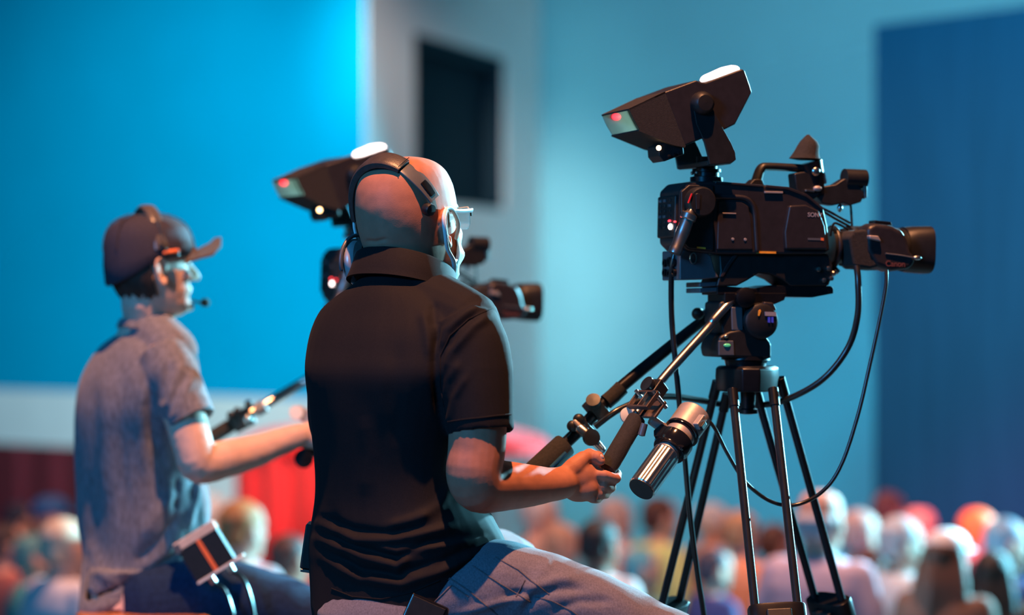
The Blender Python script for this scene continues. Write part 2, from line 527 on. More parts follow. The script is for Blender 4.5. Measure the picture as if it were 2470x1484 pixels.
# ------------------------------------------------------------------ red tent behind the operators
tc = plan(950, 15.6); tz = lambda py: EYE - (py - CY) / F * 15.6
M_TENT = mat('red_tent_fabric', (0.85, 0.018, 0.020), 0.6, var=0.08, scale=8, stretch=(3, 3, 0.3), sheen=0.2)
zT, zS = tz(1012), tz(1085)
tent = empty('red_fabric_tent', V(tc.x, tc.y, zfloor(15.6)), 'bright red rounded fabric tent seen between the two operators', 'tent')
Rt = (1335 - 575) / 2 / F * 15.6
mb = MB(); rings = []
for k in range(13):
    a = math.pi / 2 * k / 12
    r = Rt * math.cos(a) + 0.002
    z = zS + (zT - zS) * math.sin(a)
    rings.append([V(tc.x + r * math.cos(q * math.tau / 48), tc.y + 0.75 * r * math.sin(q * math.tau / 48), z + 0.012 * math.cos(q * math.tau / 8) * math.cos(a)) for q in range(48)])
mb.loft(rings).build('canopy', M_TENT, tent)
mb = MB(); pts = []
a0, a1 = math.radians(180), math.radians(292)
for k in range(91):
    a = a0 + (a1 - a0) * k / 90
    r = Rt * 0.97 + 0.035 * math.sin(k * 0.42) + 0.02 * math.sin(k * 0.9 + 1)
    x, y = tc.x + r * math.cos(a), tc.y + 0.75 * r * math.sin(a)
    pts.append((x, y))
rings = [[V(x, y, zfloor(15.6)), V(x, y + 0.02, zfloor(15.6)), V(x, y + 0.02, zS + 0.02), V(x, y, zS + 0.02)] for x, y in pts]
mb.loft(rings).build('side_curtain', M_TENT, tent)
for a in (20, 75, 130, 190, 250, 310):
    a = math.radians(a)
    p = V(tc.x + Rt * 0.93 * math.cos(a), tc.y + 0.70 * Rt * math.sin(a), zfloor(15.6))
    MB().tube([p, V(p.x, p.y, zS + 0.03)], 0.018, 8).build('pole', M_BLACKM, tent)
# ------------------------------------------------------------------ television camera (traced once, used twice)
FR = Frame(1800, 690, 5.0, 18.0, -1.2)
def P(px, py, y=0.0): return FR.pt(px, py, y)
HB = 0.058
PXM = 5.0 / F

def tv_camera(label):
    cam = empty('television_camera', FR.M.copy(), label, 'camera', 'broadcast cameras on the riser')
    body = FR.poly([(1640, 458), (1660, 438), (1735, 437), (1900, 452), (1948, 470), (1988, 503), (1997, 545), (2003, 603), (1990, 614), (1735, 614), (1660, 606), (1640, 585)], -HB, HB).build('body', M_GREYP, cam, bevel=0.006, segs=3)
    # set-in rear section, side door with a raised rim, front side cover
    FR.poly([(1643, 462), (1662, 446), (1722, 446), (1722, 606), (1662, 600), (1643, 580)], -HB - 0.004, -HB + 0.02).build('rear_section', M_BLACK, body, bevel=0.003)
    mb = MB(FR.M)
    mb.tube([P(x, y, -HB - 0.001) for x, y in [(1728, 475), (1760, 475), (1795, 478), (1812, 490), (1820, 515), (1823, 560), (1826, 604)]], 0.0052, 10, True, smooth=5)
    mb.build('door_rim', M_GREYP, body)
    FR.poly([(1733, 484), (1790, 486), (1806, 498), (1813, 530), (1817, 603), (1730, 603)], -HB - 0.004, -HB + 0.01).build('side_door', M_GREYP, body, bevel=0.003)
    FR.poly([(1905, 496), (1945, 494), (1976, 508), (1990, 545), (1997, 602), (1896, 602), (1893, 560)], -HB - 0.011, -HB + 0.01).build('side_cover', M_GREYP, body, bevel=0.004, segs=3)
    FR.poly([(1726, 437), (1843, 446), (1843, 452), (1726, 443)], -HB - 0.003, HB).build('top_plate', M_GREYP, body, bevel=0.0015)
    FR.poly([(1848, 446), (1902, 451), (1948, 469), (1988, 502), (1984, 507), (1944, 475), (1900, 458), (1848, 452)], -HB - 0.003, HB).build('top_plate', M_GREYP, body, bevel=0.0015)
    FR.poly([(1845, 461), (1889, 462), (1889, 467), (1845, 466)], -HB - 0.0045, -HB).build('vent_slot', M_TITAN, body, bevel=0.0008)
    FR.poly([(1744, 513), (1776, 514), (1776, 517), (1744, 516)], -HB - 0.0065, -HB).build('latch', M_TITAN, body, bevel=0.0006)
    for x, y in ((1767, 577), (1797, 578)):
        MB(FR.M).lathe(P(x, y, -HB - 0.003), (0, -1, 0), [(0, 0.0035), (0.0025, 0.003), (0.003, 0.0)], 12).build('screw', M_TITAN, body)
    FR.poly([(1826, 606), (1872, 607), (1872, 612), (1826, 611)], -HB - 0.002, -HB + 0.002).build('amber_strip', M_YEL, body, label='small amber strip')
    FR.poly([(1682, 595), (1702, 597), (1702, 601), (1682, 599)], -HB - 0.006, -HB + 0.002).build('amber_strip', M_YEL, body, label='small amber strip')
    # brand lettering and the model plate
    R = Matrix(((1, 0, 0), (0, 0, -1), (0, 1, 0))).to_4x4()
    text_mesh('lettering', 'SONY', 0.0125, FR.M @ Matrix.Translation(P(1966, 519, -HB - 0.0115)) @ R, M_GREYPRINT, body, bold=0.0002)
    FR.poly([(1949, 574), (1980, 575), (1980, 580), (1949, 579)], -HB - 0.0118, -HB - 0.01).build('model_plate', M_SILVERP, body)
    FR.poly([(1980, 574), (1987, 574), (1987, 581), (1980, 580)], -HB - 0.0118, -HB - 0.01).build('model_plate', M_ORANGE, body)
    # rear face with buttons and lights
    xr = P(1640, 520, -HB).x
    z0, z1 = P(1640, 470, -HB).z, P(1640, 572, -HB).z
    MB(FR.M).box((xr - 0.003, 0.0, (z0 + z1) / 2), (0.010, 0.098, z0 - z1)).build('rear_panel', M_BLACK, body, bevel=0.004)
    for k in range(6):
        z = z0 - 0.010 - k * 0.0108
        for y in (-0.022, 0.006, 0.030):
            MB(FR.M).box((xr - 0.0085, y, z), (0.004, 0.013, 0.006)).build('button', M_SILVERP if (k + int(y * 1000)) % 3 == 0 else M_BLACK, body, bevel=0.001)
    q = FR.ptx(1617, 547, xr - 0.009)
    MB(FR.M).ellipsoid(q, (0.004, 0.0085, 0.0062)).build('tally_glow', M_TALLY, body, label='lit tally lamp on the rear face')
    q = FR.ptx(1615, 533, xr - 0.009)
    MB(FR.M).ellipsoid(q, (0.003, 0.005, 0.0025)).build('red_led', M_REDGLOW, body)
    q = FR.ptx(1628, 535, xr - 0.009)
    MB(FR.M).ellipsoid(q, (0.003, 0.003, 0.002)).build('red_led', M_REDGLOW, body)
    # lower rear connector box
    lo = FR.poly([(1640, 604), (1700, 606), (1716, 618), (1724, 650), (1735, 670), (1690, 675), (1640, 676)], -0.050, 0.05).build('connector_box', M_SILVERP, cam, bevel=0.003)
    xl = P(1640, 640, -0.05).x
    for y, z, r in ((0.0, 0.038, 0.010), (-0.026, 0.036, 0.008), (0.026, 0.036, 0.008), (-0.026, 0.016, 0.008), (0.0, 0.014, 0.008), (0.026, 0.016, 0.008)):
        MB(FR.M).lathe((xl, y, P(1640, 676, -0.05).z + z), (-1, 0, 0), [(0, r), (0.006, r), (0.006, r * 0.6), (0.002, r * 0.5)], 14).build('jack', M_BLACKM, lo)
    MB(FR.M).tube([P(1672 + 7 * math.cos(a), 623 + 13 * math.sin(a), -0.0515) for a in [math.tau * k / 16 for k in range(17)]], 0.0018, 6).build('jack_ring', M_STEEL, lo)
    # shoulder base with the arch, wedge plate
    FR.poly([(1735, 612), (1998, 612), (2010, 640), (2008, 668), (2000, 690), (1908, 691), (1886, 674), (1858, 662), (1830, 660), (1805, 676), (1778, 690), (1728, 692), (1738, 655)], -0.046, 0.046).build('shoulder_base', M_BLACK, cam, bevel=0.004)
    FR.poly([(1752, 640), (1772, 612), (1782, 612), (1762, 640), (1745, 668), (1738, 668)], -0.049, -0.044).build('base_trim', M_GREYP, cam, bevel=0.001)
    pl = FR.poly([(1730, 689), (1820, 696), (1860, 688), (2004, 690), (2011, 694), (2011, 708), (1960, 718), (1730, 711)], -0.042, 0.042).build('wedge_plate', M_BLACKM, cam, bevel=0.002)
    for y0 in (680, 694):
        FR.poly([(1688, y0 + 1), (1732, y0), (1732, y0 + 10), (1688, y0 + 13)], -0.038, 0.038).build('rear_stop', M_SILVERP, pl, bevel=0.002)
    for x, y in ((1985, 676), (1972, 650), (1996, 648), (2003, 672)):
        MB(FR.M).lathe(P(x, y, -0.046), (0, -1, 0), [(0, 0.005), (0.006, 0.005), (0.007, 0.003)], 12).build('knob', M_STEEL, pl)
    # carrying handle, microphone and front holder
    h = MB(FR.M)
    h.tube([P(x, y) for x, y in [(1822, 448), (1828, 425), (1836, 406), (1850, 402), (1900, 404), (1950, 408), (1974, 414)]], [0.0105, 0.0100, 0.009, 0.0085, 0.0085, 0.009, 0.0095], 14, True, smooth=4, flat=1.5)
    h = h.build('carry_handle', M_BLACK, cam)
    FR.poly([(1806, 446), (1820, 432), (1838, 431), (1846, 448)], -0.016, 0.016).build('handle_foot', M_BLACK, h, bevel=0.003)
    FR.poly([(1916, 418), (1936, 414), (1974, 412), (1986, 440), (1978, 470), (1955, 490), (1930, 472), (1920, 455)], -0.018, 0.018).build('handle_post', M_BLACK, h, bevel=0.004)
    MB(FR.M).ellipsoid(P(1967, 413, -0.02), (0.0105, 0.008, 0.0105)).build('knob', M_STEEL, h)
    mic = MB(FR.M)
    mic.tube([P(1953, 392, 0.0), P(1960, 420, 0.0), P(1970, 470, 0.0)], [0.027, 0.024, 0.018], 18)
    mic = mic.build('microphone', M_BLACKM, cam)
    mw = MB(FR.M); rings = []
    for py, r, sx in ((386, 0.026, 0), (383, 0.034, -6), (378, 0.031, -5), (367, 0.027, -2), (352, 0.024, 3), (342, 0.019, 4), (333, 0.011, 3), (325, 0.003, 2)):
        c = P(1947 + sx, py)
        rings.append([c + V(r * math.cos(k * math.tau / 24), r * 0.8 * math.sin(k * math.tau / 24), 0) for k in range(24)])
    mw.loft(rings).build('wind_screen', M_FOAM, mic)
    FR.poly([(1978, 380), (1985, 390), (1995, 442), (1990, 444), (1977, 400)], -0.012, 0.012).build('mic_clip', M_STEEL, mic, bevel=0.001)
    mh = MB(FR.M)
    c = P(2036, 430)
    mh.lathe(c, (1, 0, 0.0), [(0, 0.017), (0.0, 0.020), (0.048, 0.020), (0.048, 0.016)], 22)
    mh = mh.build('mic_holder', M_BLACK, cam)
    FR.poly([(1965, 470), (1985, 450), (2015, 445), (2038, 430), (2075, 448), (2086, 470), (2078, 488), (2050, 496), (2035, 490), (2010, 496), (1985, 492)], -0.014, 0.014).build('holder_arm', M_BLACK, mh, bevel=0.003)
    FR.poly([(2084, 446), (2092, 450), (2092, 476), (2086, 480)], -0.013, 0.013).build('holder_clamp', M_STEEL, mh, bevel=0.001)
    FR.poly([(1943, 457), (1965, 459), (1965, 464), (1943, 462)], -0.024, -0.018).build('clip', M_STEEL, mh, bevel=0.001)
    MB(FR.M).ellipsoid(P(1972, 455, -0.022), (0.010, 0.006, 0.006)).build('thumb_screw', M_TITAN, mh)
    MB(FR.M).ellipsoid(P(2026, 502, -0.0), (0.006, 0.006, 0.009)).build('thumb_screw', M_STEEL, mh)
    for dy, e in ((0, 0), (-9, 12)):
        MB(FR.M).tube([P(1932, 474 + dy + e, -0.03), P(1965, 497 + dy + e / 2, -0.034), P(2005, 522 + dy, -0.03), P(2050, 547 + dy, -0.02)], 0.0027, 8, smooth=4).build('lens_lead', M_CABLE, cam)
    MB(FR.M).tube([P(2050, 480, 0.0), P(2053, 510, -0.004), P(2055, 548, -0.01)], 0.0028, 8, smooth=4).build('lens_lead', M_CABLE, cam)
    MB(FR.M).tube([P(2003, 570, -0.03), P(2008, 545, -0.032), P(2018, 539, -0.032), P(2045, 553, -0.025)], 0.0025, 8, smooth=4).build('lens_lead', M_CABLE, cam)
    # zoom lens
    L0 = P(1998, 596); g = PXM
    prof = [(1996, 47), (2014, 47), (2016, 40), (2030, 40), (2032, 46), (2044, 46), (2046, 53), (2100, 55), (2160, 52), (2186, 51), (2188, 55)]
    lens = MB(FR.M)
    lens.lathe(L0, (1, 0, 0), [((x - 1998) * g * 1.05, r * g) for x, r in prof], 36)
    lens = lens.build('lens', M_BLACK, cam)
    xh = (2186 - 1998) * g * 1.05
    rings = []
    for t, r, e in ((0, 54, 2.4), (0.018, 57, 3), (0.055, 59, 3.6), (0.0555, 56, 3.6), (0.03, 50, 3)):
        rings.append([L0 + V(xh + t, *[math.copysign(abs(q) ** (2 / e), q) * r * g for q in (math.cos(k * math.tau / 40), math.sin(k * math.tau / 40))]) for k in range(40)])
    MB(FR.M).loft(rings).build('lens_hood', M_BLACK, lens)
    MB(FR.M).lathe(L0 + V(xh + 0.034, 0, 0), (1, 0, 0), [(0, 0.042), (0.004, 0.036), (0.008, 0.02), (0.009, 0)], 32).build('front_element', M_GLASSY, lens)
    for tx in (0.004, 0.062, 0.075):
        MB(FR.M).lathe(L0 + V(tx, 0, 0), (1, 0, 0), [(0, 0.0445), (0.002, 0.046), (0.006, 0.046), (0.008, 0.0445)], 36).build('ring', M_GREYP, lens)
    gr = FR.poly([(2092, 548), (2112, 538), (2150, 543), (2180, 556), (2192, 580), (2198, 606), (2214, 628), (2196, 650), (2150, 655), (2115, 642), (2092, 605)], -0.082, -0.025).build('servo_grip', M_GREYP, lens, bevel=0.011, segs=4)
    FR.poly([(2048, 572), (2060, 556), (2090, 553), (2108, 575), (2124, 598), (2130, 640), (2100, 648), (2060, 642)], -0.078, -0.02).build('hand_strap', M_FOAM, gr, bevel=0.006)
    FR.poly([(2097, 567), (2120, 569), (2128, 584), (2110, 580), (2098, 577)], -0.090, -0.07).build('zoom_rocker', M_TITAN, gr, bevel=0.003)
    FR.poly([(2110, 531), (2150, 535), (2154, 545), (2110, 540)], -0.06, -0.03).build('record_switch', M_BLACKM, gr, bevel=0.002)
    MB(FR.M).tube([P(2136, 612, -0.083), P(2170, 616, -0.084), P(2204, 622, -0.084)], 0.0018, 8).build('grip_line', M_SILVERP, gr)
    MB(FR.M).ellipsoid(P(2212, 622, -0.075), (0.010, 0.006, 0.005)).build('filter_knob', M_STEEL, gr)
    text_mesh('lettering', 'Canon', 0.017, FR.M @ Matrix.Translation(P(2160, 637, -0.0835)) @ R, mat('red_print', (0.16, 0.05, 0.05), 0.5), gr, bold=0.0002)
    for x, y in ((2010, 660), (2018, 655), (1999, 645)):
        MB(FR.M).ellipsoid(P(x, y, -0.02), (0.006, 0.006, 0.006)).build('lens_knob', M_STEEL, lens)
    FR.poly([(2000, 640), (2016, 640), (2030, 655), (2010, 662), (1996, 658)], -0.02, 0.02).build('lens_foot', M_BLACKM, lens, bevel=0.003)
    # side connector with its silver barrel
    cn = MB(FR.M)
    cn.lathe(P(1684, 488, -HB - 0.004), (0, -1, 0), [(0, 0.031), (0.020, 0.031), (0.026, 0.027), (0.027, 0)], 28)
    cn = cn.build('connector', M_BLACK, cam)
    FR.poly([(1678, 468), (1684, 466), (1690, 470), (1688, 505), (1680, 505)], -HB - 0.034, -HB - 0.028).build('connector_flat', M_GREYP, cn, bevel=0.001)
    MB(FR.M).tube([P(1669, 467, -HB - 0.0315), P(1660, 490, -HB - 0.0315)], 0.0018, 6).build('red_mark', M_REDP, cn)
    a, b = P(1668, 505, -HB - 0.022), P(1627, 612, -HB - 0.022)
    d = b - a; Ln = d.length
    MB(FR.M).lathe(a, d, [(0, 0.006), (0.006, 0.009), (0.012, 0.0165), (0.022, 0.0165), (0.024, 0.0135), (0.05, 0.0145), (Ln * 0.85, 0.0125), (Ln * 0.88, 0.014), (Ln, 0.0135), (Ln, 0.006)], 24).build('connector_barrel', M_STEEL, cn)
    # viewfinder: housing > hood walls, screen, tally, knob, yoke
    W0, W1 = -0.080, 0.080
    vf = FR.poly([(1602, 222), (1680, 193), (1690, 198), (1702, 199), (1790, 166), (1797, 170), (1815, 222), (1774, 300), (1746, 314), (1652, 352)], W0, W1).build('viewfinder', M_GREYP, cam, bevel=0.006, segs=3)
    tq = 0.003
    FR.poly([(1517, 262), (1604, 221), (1654, 352), (1625, 346), (1543, 312), (1530, 290)], W0, W0 + tq).build('hood_side', M_FOAM, vf)
    MB(FR.M).prism([P(x, y, W0) + V(0, W1 - W0 - tq, 0) for x, y in [(1517, 262), (1604, 221), (1654, 352), (1625, 346), (1543, 312), (1530, 290)]], (0, tq, 0)).build('hood_side', mat('hood_lining', (0.22, 0.24, 0.23), 0.35, var=0.15), vf)
    FR.poly([(1517, 262), (1604, 221), (1605, 225), (1518, 266)], W0, W1).build('hood_top', M_FOAM, vf)
    FR.poly([(1543, 312), (1625, 346), (1654, 352), (1652, 356), (1624, 350), (1541, 316)], W0, W1).build('hood_bottom', M_FOAM, vf)
    FR.poly([(1517, 262), (1531, 290), (1543, 312), (1541, 316), (1528, 292), (1514, 264)], W1 - 0.006, W1 + 0.002).build('hood_edge', M_FOAM, vf)
    FR.poly([(1595, 236), (1598, 235), (1643, 343), (1640, 344)], W0 + 0.008, W1 - 0.008).build('screen', M_SCREEN, vf, label='softly lit viewfinder screen')
    MB(FR.M).ellipsoid(P(1545, 258, W0) + V(0.006, W1 - W0 - 0.006, -0.008), (0.010, 0.004, 0.007)).build('tally_glow', M_REDGLOW, vf, label='red tally reflection inside the hood, made as a glowing bead')  # tally red reflected on the far hood wall, built as an emitter
    MB(FR.M).ellipsoid(P(1614, 344, W0) + V(0.0, W1 - W0 - 0.012, 0.006), (0.008, 0.004, 0.004)).build('tally_glow', M_REDGLOW, vf)  # red reflection in the lower hood corner, also built as an emitter
    FR.poly([(1712, 190), (1718, 178), (1765, 157), (1780, 158), (1785, 163), (1787, 170), (1720, 192)], -0.055, 0.005).build('tally_lamp', M_TALLY, vf, bevel=0.006, segs=3, label='glowing white tally lamp on top')
    bx = FR.poly([(1588, 352), (1610, 340), (1648, 352), (1650, 372), (1602, 390), (1590, 376)], W0 + 0.012, W0 + 0.075).build('control_box', M_BLACK, vf, bevel=0.002)
    MB(FR.M).ellipsoid(P(1589, 357, W0 + 0.012), (0.0052, 0.004, 0.0052)).build('power_led', M_ORLED, vf)
    for x in (1612, 1624, 1636):
        MB(FR.M).lathe(P(x, 378 - (x - 1612) * 0.35, W0 + 0.012), (0, -1, 0), [(0, 0.004), (0.006, 0.004), (0.007, 0.002)], 12).build('dial', M_BLACKM, vf)
    for yy, s in ((W0, -1), (W1, 1)):
        c = P(1691, 250, W0); c = V(c.x, yy, c.z)
        kb = MB(FR.M)
        kb.lathe(c, (0, s, 0), [(0, 0.024), (0.008, 0.0245), (0.018, 0.022), (0.024, 0.016), (0.025, 0)], 28)
        kb.build('pivot_knob', M_BLACK, vf)
        pts = [(1668, 258), (1690, 248), (1712, 256), (1735, 300), (1760, 345), (1770, 368), (1772, 386), (1762, 394), (1728, 398), (1708, 398), (1704, 375), (1696, 345), (1676, 300)]
        pp = [P(x, y, W0) for x, y in pts]
        pp = [V(p.x, yy + s * 0.001, p.z) for p in pp]
        MB(FR.M).prism(pp, (0, s * 0.008, 0)).build('yoke_arm', M_BLACK, vf, bevel=0.002)
    yb = [P(x, y, W0) for x, y in [(1706, 388), (1768, 384), (1764, 396), (1708, 400)]]
    MB(FR.M).prism(yb, (0, W1 - W0, 0)).build('yoke_base', M_BLACK, vf, bevel=0.002)
    st = MB(FR.M)
    c = P(1704, 440, 0.0)
    st.lathe(c, (0, 0, 1), [(0, 0.034), (0.010, 0.034), (0.012, 0.026), (0.020, 0.026), (0.021, 0.030), (0.027, 0.030), (0.028, 0.022), (0.052, 0.022)], 28)
    st.build('swivel_base', M_BLACKM, vf)
    for y in (-0.02, 0.004):
        MB(FR.M).ellipsoid(c + V(-0.030, y, 0.018), (0.004, 0.004, 0.004)).build('swivel_screw', M_STEEL, vf)
    return cam

CAM1 = tv_camera('large black broadcast camera with a glowing tally, nearer, at the right')

# ------------------------------------------------------------------ fluid head, same axes as the camera
def fluid_head(label):
    hd = empty('fluid_head', FR.M.copy(), label, 'tripod head', 'fluid heads under the cameras')
    FR.poly([(1748, 706), (1897, 707), (1893, 724), (1862, 737), (1800, 740), (1748, 730)], -0.046, 0.046).build('top_plate', M_BLACKM, hd, bevel=0.002)
    c = P(1834, 775, -0.05)
    dr = MB(FR.M)
    dr.lathe(V(c.x, -0.062, c.z), (0, 1, 0), [(0, 0.0), (0.0, 0.030), (0.004, 0.036), (0.014, 0.038), (0.016, 0.034), (0.03, 0.034), (0.03, 0.042), (0.094, 0.042), (0.094, 0.034), (0.12, 0.038), (0.124, 0.02), (0.124, 0)], 36)
    dr = dr.build('tilt_drum', M_BLACK, hd)
    FR.poly([(1845, 752), (1872, 753), (1873, 763), (1846, 762)], -0.0645, -0.06).build('label_plate', M_GREYPRINT, dr)
    for x in (1853, 1861):
        FR.poly([(x, 765), (x + 5, 765), (x + 5, 779), (x, 778)], -0.0642, -0.06).build('blue_mark', M_BLUEP, dr)
    FR.poly([(1830, 750), (1834, 747), (1836, 750), (1832, 762), (1829, 762)], -0.0642, -0.06).build('amber_mark', M_YEL, dr)
    FR.poly([(1842, 728), (1866, 730), (1874, 745), (1870, 752), (1846, 750)], -0.058, -0.04).build('drum_cap', M_GREYP, dr, bevel=0.004)
    FR.poly([(1736, 728), (1768, 722), (1800, 732), (1805, 775), (1796, 808), (1745, 808), (1735, 775)], -0.042, 0.042).build('rear_housing', M_BLACK, hd, bevel=0.006)
    FR.poly([(1764, 740), (1792, 742), (1794, 800), (1766, 798)], -0.046, -0.04).build('side_cover', M_SILVERP, hd, bevel=0.003)
    lo = FR.poly([(1736, 812), (1760, 800), (1800, 792), (1846, 806), (1862, 830), (1862, 866), (1735, 862), (1731, 840)], -0.048, 0.048).build('pan_base', M_BLACK, hd, bevel=0.006)
    FR.poly([(1734, 822), (1770, 822), (1772, 858), (1734, 858)], -0.051, -0.045).build('level_window', M_SILVERP, lo, bevel=0.002)
    MB(FR.M).ellipsoid(P(1754, 833, -0.051), (0.008, 0.003, 0.0035)).build('bubble_level', mat('green_bubble', (0.15, 0.75, 0.35), 0.2, emit=(0.1, 0.8, 0.35), estr=0.25), lo)
    MB(FR.M).ellipsoid(P(1752, 812, -0.05), (0.005, 0.003, 0.0035)).build('brake_dot', M_STEEL, lo)
    c = P(1799, 866, 0)
    MB(FR.M).lathe(V(c.x, 0, c.z), (0, 0, -1), [(-0.006, 0.05), (0.002, 0.051), (0.004, 0.044), (0.022, 0.04), (0.024, 0.046), (0.03, 0.046)], 36).build('bowl_neck', M_BLACKM, lo)
    for s, (x, y) in ((-1, (1795, 718)), (1, (1770, 738))):
        cc = P(x, y, s * 0.05)
        MB(FR.M).lathe(V(cc.x, s * 0.044, cc.z), (0, s, 0), [(0, 0.019), (0.010, 0.021), (0.016, 0.021), (0.020, 0.014), (0.0205, 0)], 24).build('bar_rosette', M_BLACKM, hd)
    MB(FR.M).ellipsoid(P(1683, 757, 0.05), (0.013, 0.012, 0.013)).build('lock_knob', M_BLACK, hd)
    MB(FR.M).tube([P(1683, 757, 0.05), P(1745, 745, 0.03)], 0.006, 8).build('lock_lever', M_BLACK, hd)
    return hd

# ------------------------------------------------------------------ tripod
def tripod(label):
    o0 = FR.M @ P(1804, 905, 0)
    zb = o0.z
    top = Matrix.Translation(V(o0.x, o0.y, 0.0))
    tr = empty('tripod', top, label, 'tripod', 'camera tripods')
    bw = MB(); ring = []
    def hexa(r1, z, rot):
        return [V(o0.x + r * math.cos(a), o0.y + r * math.sin(a), z) for r, a in [(r1 * (1.0 if k % 4 < 2 else 0.86), math.radians(rot + k * 30)) for k in range(12)]]
    u = 5.0 / F
    ztop, zlow = EYE - (882 - CY) * u, EYE - (944 - CY) * u
    bw.loft([hexa(0.060, ztop, 255), hexa(0.068, ztop - 0.006, 255), hexa(0.069, zlow + 0.03, 255), hexa(0.066, zlow, 255)])
    bw = bw.build('bowl', M_BLACKM, tr, bevel=0.003)
    MB().lathe(V(o0.x, o0.y, zlow), (0, 0, -1), [(0, 0.016), (0.035, 0.015), (0.038, 0.020), (0.046, 0.020), (0.048, 0.008)], 18).build('bowl_clamp', M_BLACKM, bw)
    specs = [  # two tubes of each leg: top pixel, bottom pixel, depths, collar box
        ([((1728, 930), (1596, 1462), 5.03, 5.18), ((1752, 960), (1636, 1462), 5.09, 5.24)]),
        ([((1768, 950), (1822, 1470), 4.93, 4.72), ((1866, 948), (1925, 1470), 4.93, 4.72)]),
        ([((1826, 950), (1968, 1452), 5.08, 5.24), ((1884, 922), (2030, 1447), 5.03, 5.18)])]
    for tubes in specs:
        tops, ends = [], []
        for (a, b, ya, yb) in tubes:
            A, B = at(a[0], a[1], ya), at(b[0], b[1], yb)
            MB().tube([A, B], 0.0088, 14).build('leg_tube', M_LEGM, tr)
            MB().tube([A + (A - B).normalized() * 0.010, A + (B - A).normalized() * 0.030], 0.0108, 14).build('leg_socket', M_BLACKM, tr, bevel=0.001)
            tops.append(A); ends.append(B)
        mid = (ends[0] + ends[1]) / 2; dirv = ((ends[0] + ends[1]) - (tops[0] + tops[1])).normalized()
        side = (ends[1] - ends[0]); wd = side.length; side.normalize()
        side = (side - dirv * side.dot(dirv)).normalized()
        nrm = dirv.cross(side).normalized()
        R = Matrix((side, nrm, dirv)).transposed()
        cl = MB()
        cw = wd / 2 + 0.016
        rr = []
        for tt, q in ((-0.006, 0.97), (0.0, 1.0), (0.06, 1.0), (0.066, 0.95)):
            rr.append([mid + dirv * tt + side * (cw * q * math.copysign(abs(math.cos(k * math.tau / 24)) ** 0.6, math.cos(k * math.tau / 24))) + nrm * (0.026 * q * math.copysign(abs(math.sin(k * math.tau / 24)) ** 0.6, math.sin(k * math.tau / 24))) for k in range(24)])
        cl = cl.loft(rr).build('leg_collar', M_BLACKM, tr, bevel=0.0015)
        MB().box(mid + dirv * 0.03 - nrm * math.copysign(0.03, nrm.y), (0.05, 0.016, 0.04), R).build('leg_lever', M_BLACK, cl, bevel=0.004)
        # lower stage down to the deck
        L = (mid.z - 0.03) / -dirv.z
        foot = mid + dirv * L
        MB().tube([mid + dirv * 0.02, foot], 0.012, 14).build('lower_tube', M_LEGM, tr)
        MB().lathe(V(foot.x, foot.y, 0.0), (0, 0, 1), [(0, 0.032), (0.018, 0.030), (0.034, 0.014), (0.04, 0.0)], 20).build('rubber_foot', M_FOAM, tr)
    return tr

HEAD1 = fluid_head('black fluid head under the nearer right camera')
TRI1 = tripod('black two stage tripod under the nearer right camera')

def oriented(a, b, ref=(0, 0, 1)):
    """matrix whose z runs a->b"""
    z = (b - a).normalized(); x = Vector(ref).cross(z).normalized(); y = z.cross(x)
    return Matrix((x, y, z)).transposed()

def pan_bar(hd, path, r, grip, rg, foam_from=None):
    bar = MB().tube(path, r, 16, smooth=5).build('pan_bar', M_STEEL if foam_from is None else M_BLACKM, hd, label='bent steel pan bar' if foam_from is None else None)
    g0, g1 = grip
    d = (g1 - g0); L = d.length
    rl = r[-1] if isinstance(r, list) else r
    MB().lathe(g0, d, [(0, rl), (0.001, rg * 0.95), (0.004, rg), (L * 0.9, rg * 1.04), (L - 0.002, rg * 0.98), (L, rg * 0.8)], 24).build('grip', M_FOAM, bar)
    return bar

def clamp(bar, p, q, rad):
    R = oriented(p, q)
    c = (p + q) / 2
    MB().box(c, (rad * 2.6, rad * 2.6, (q - p).length), R).build('clamp', M_BLACK, bar, bevel=0.003)
    k = c + R @ V(0.0, rad * 1.9, 0.0)
    return R, c

nb = [at(1790, 712, 4.955), at(1765, 726, 4.95), at(1722, 772, 4.93), at(1706, 794, 4.925), at(1592, 922, 4.87), at(1520, 1022, 4.82), at(1500, 1055, 4.805)]
BAR1 = pan_bar(HEAD1, nb, 0.0092, (at(1537, 1008, 4.825), at(1463, 1134, 4.765)), 0.0185)
R1, c1 = clamp(BAR1, at(1592, 926, 4.868), at(1570, 958, 4.85), 0.012)
MB().lathe(c1, at(1550, 918, 4.84) - c1, [(0.012, 0.004), (0.018, 0.004), (0.019, 0.016), (0.028, 0.016), (0.029, 0.0)], 20).build('clamp_knob', M_BLACK, BAR1)
# open bracket frame clamped round the bar
fc = at(1562, 978, 4.83); Rb = oriented(at(1592, 922, 4.87), at(1520, 1022, 4.82))
bk = MB()
for sx, sy, w, h in ((0, 0.020, 0.060, 0.005), (0, -0.020, 0.060, 0.005), (0.0285, 0, 0.004, 0.044), (-0.0285, 0, 0.004, 0.044), (0, 0, 0.003, 0.040)):
    bk.box(fc + Rb @ V(sx, 0.016, sy), (w, 0.010, h), Rb)
bk.box(fc + Rb @ V(0, -0.012, 0), (0.060, 0.006, 0.044), Rb)
bk = bk.build('bracket', mat('dark_bracket_metal', (0.10, 0.07, 0.06), 0.4, 0.5), BAR1, bevel=0.001)
for sx in (-0.026, 0.026):
    for sz in (-0.015,):
        MB().tube([fc + Rb @ V(sx, 0.026, sz), fc + Rb @ V(sx, -0.022, sz)], 0.0042, 10).build('bolt', M_STEEL, bk)
MB().lathe(at(1514, 1003, 4.84), (0.25, -1, 0.2), [(0, 0.0165), (0.006, 0.0165), (0.007, 0.014), (0.0075, 0)], 24).build('thumb_wheel', M_WHITE, bk)
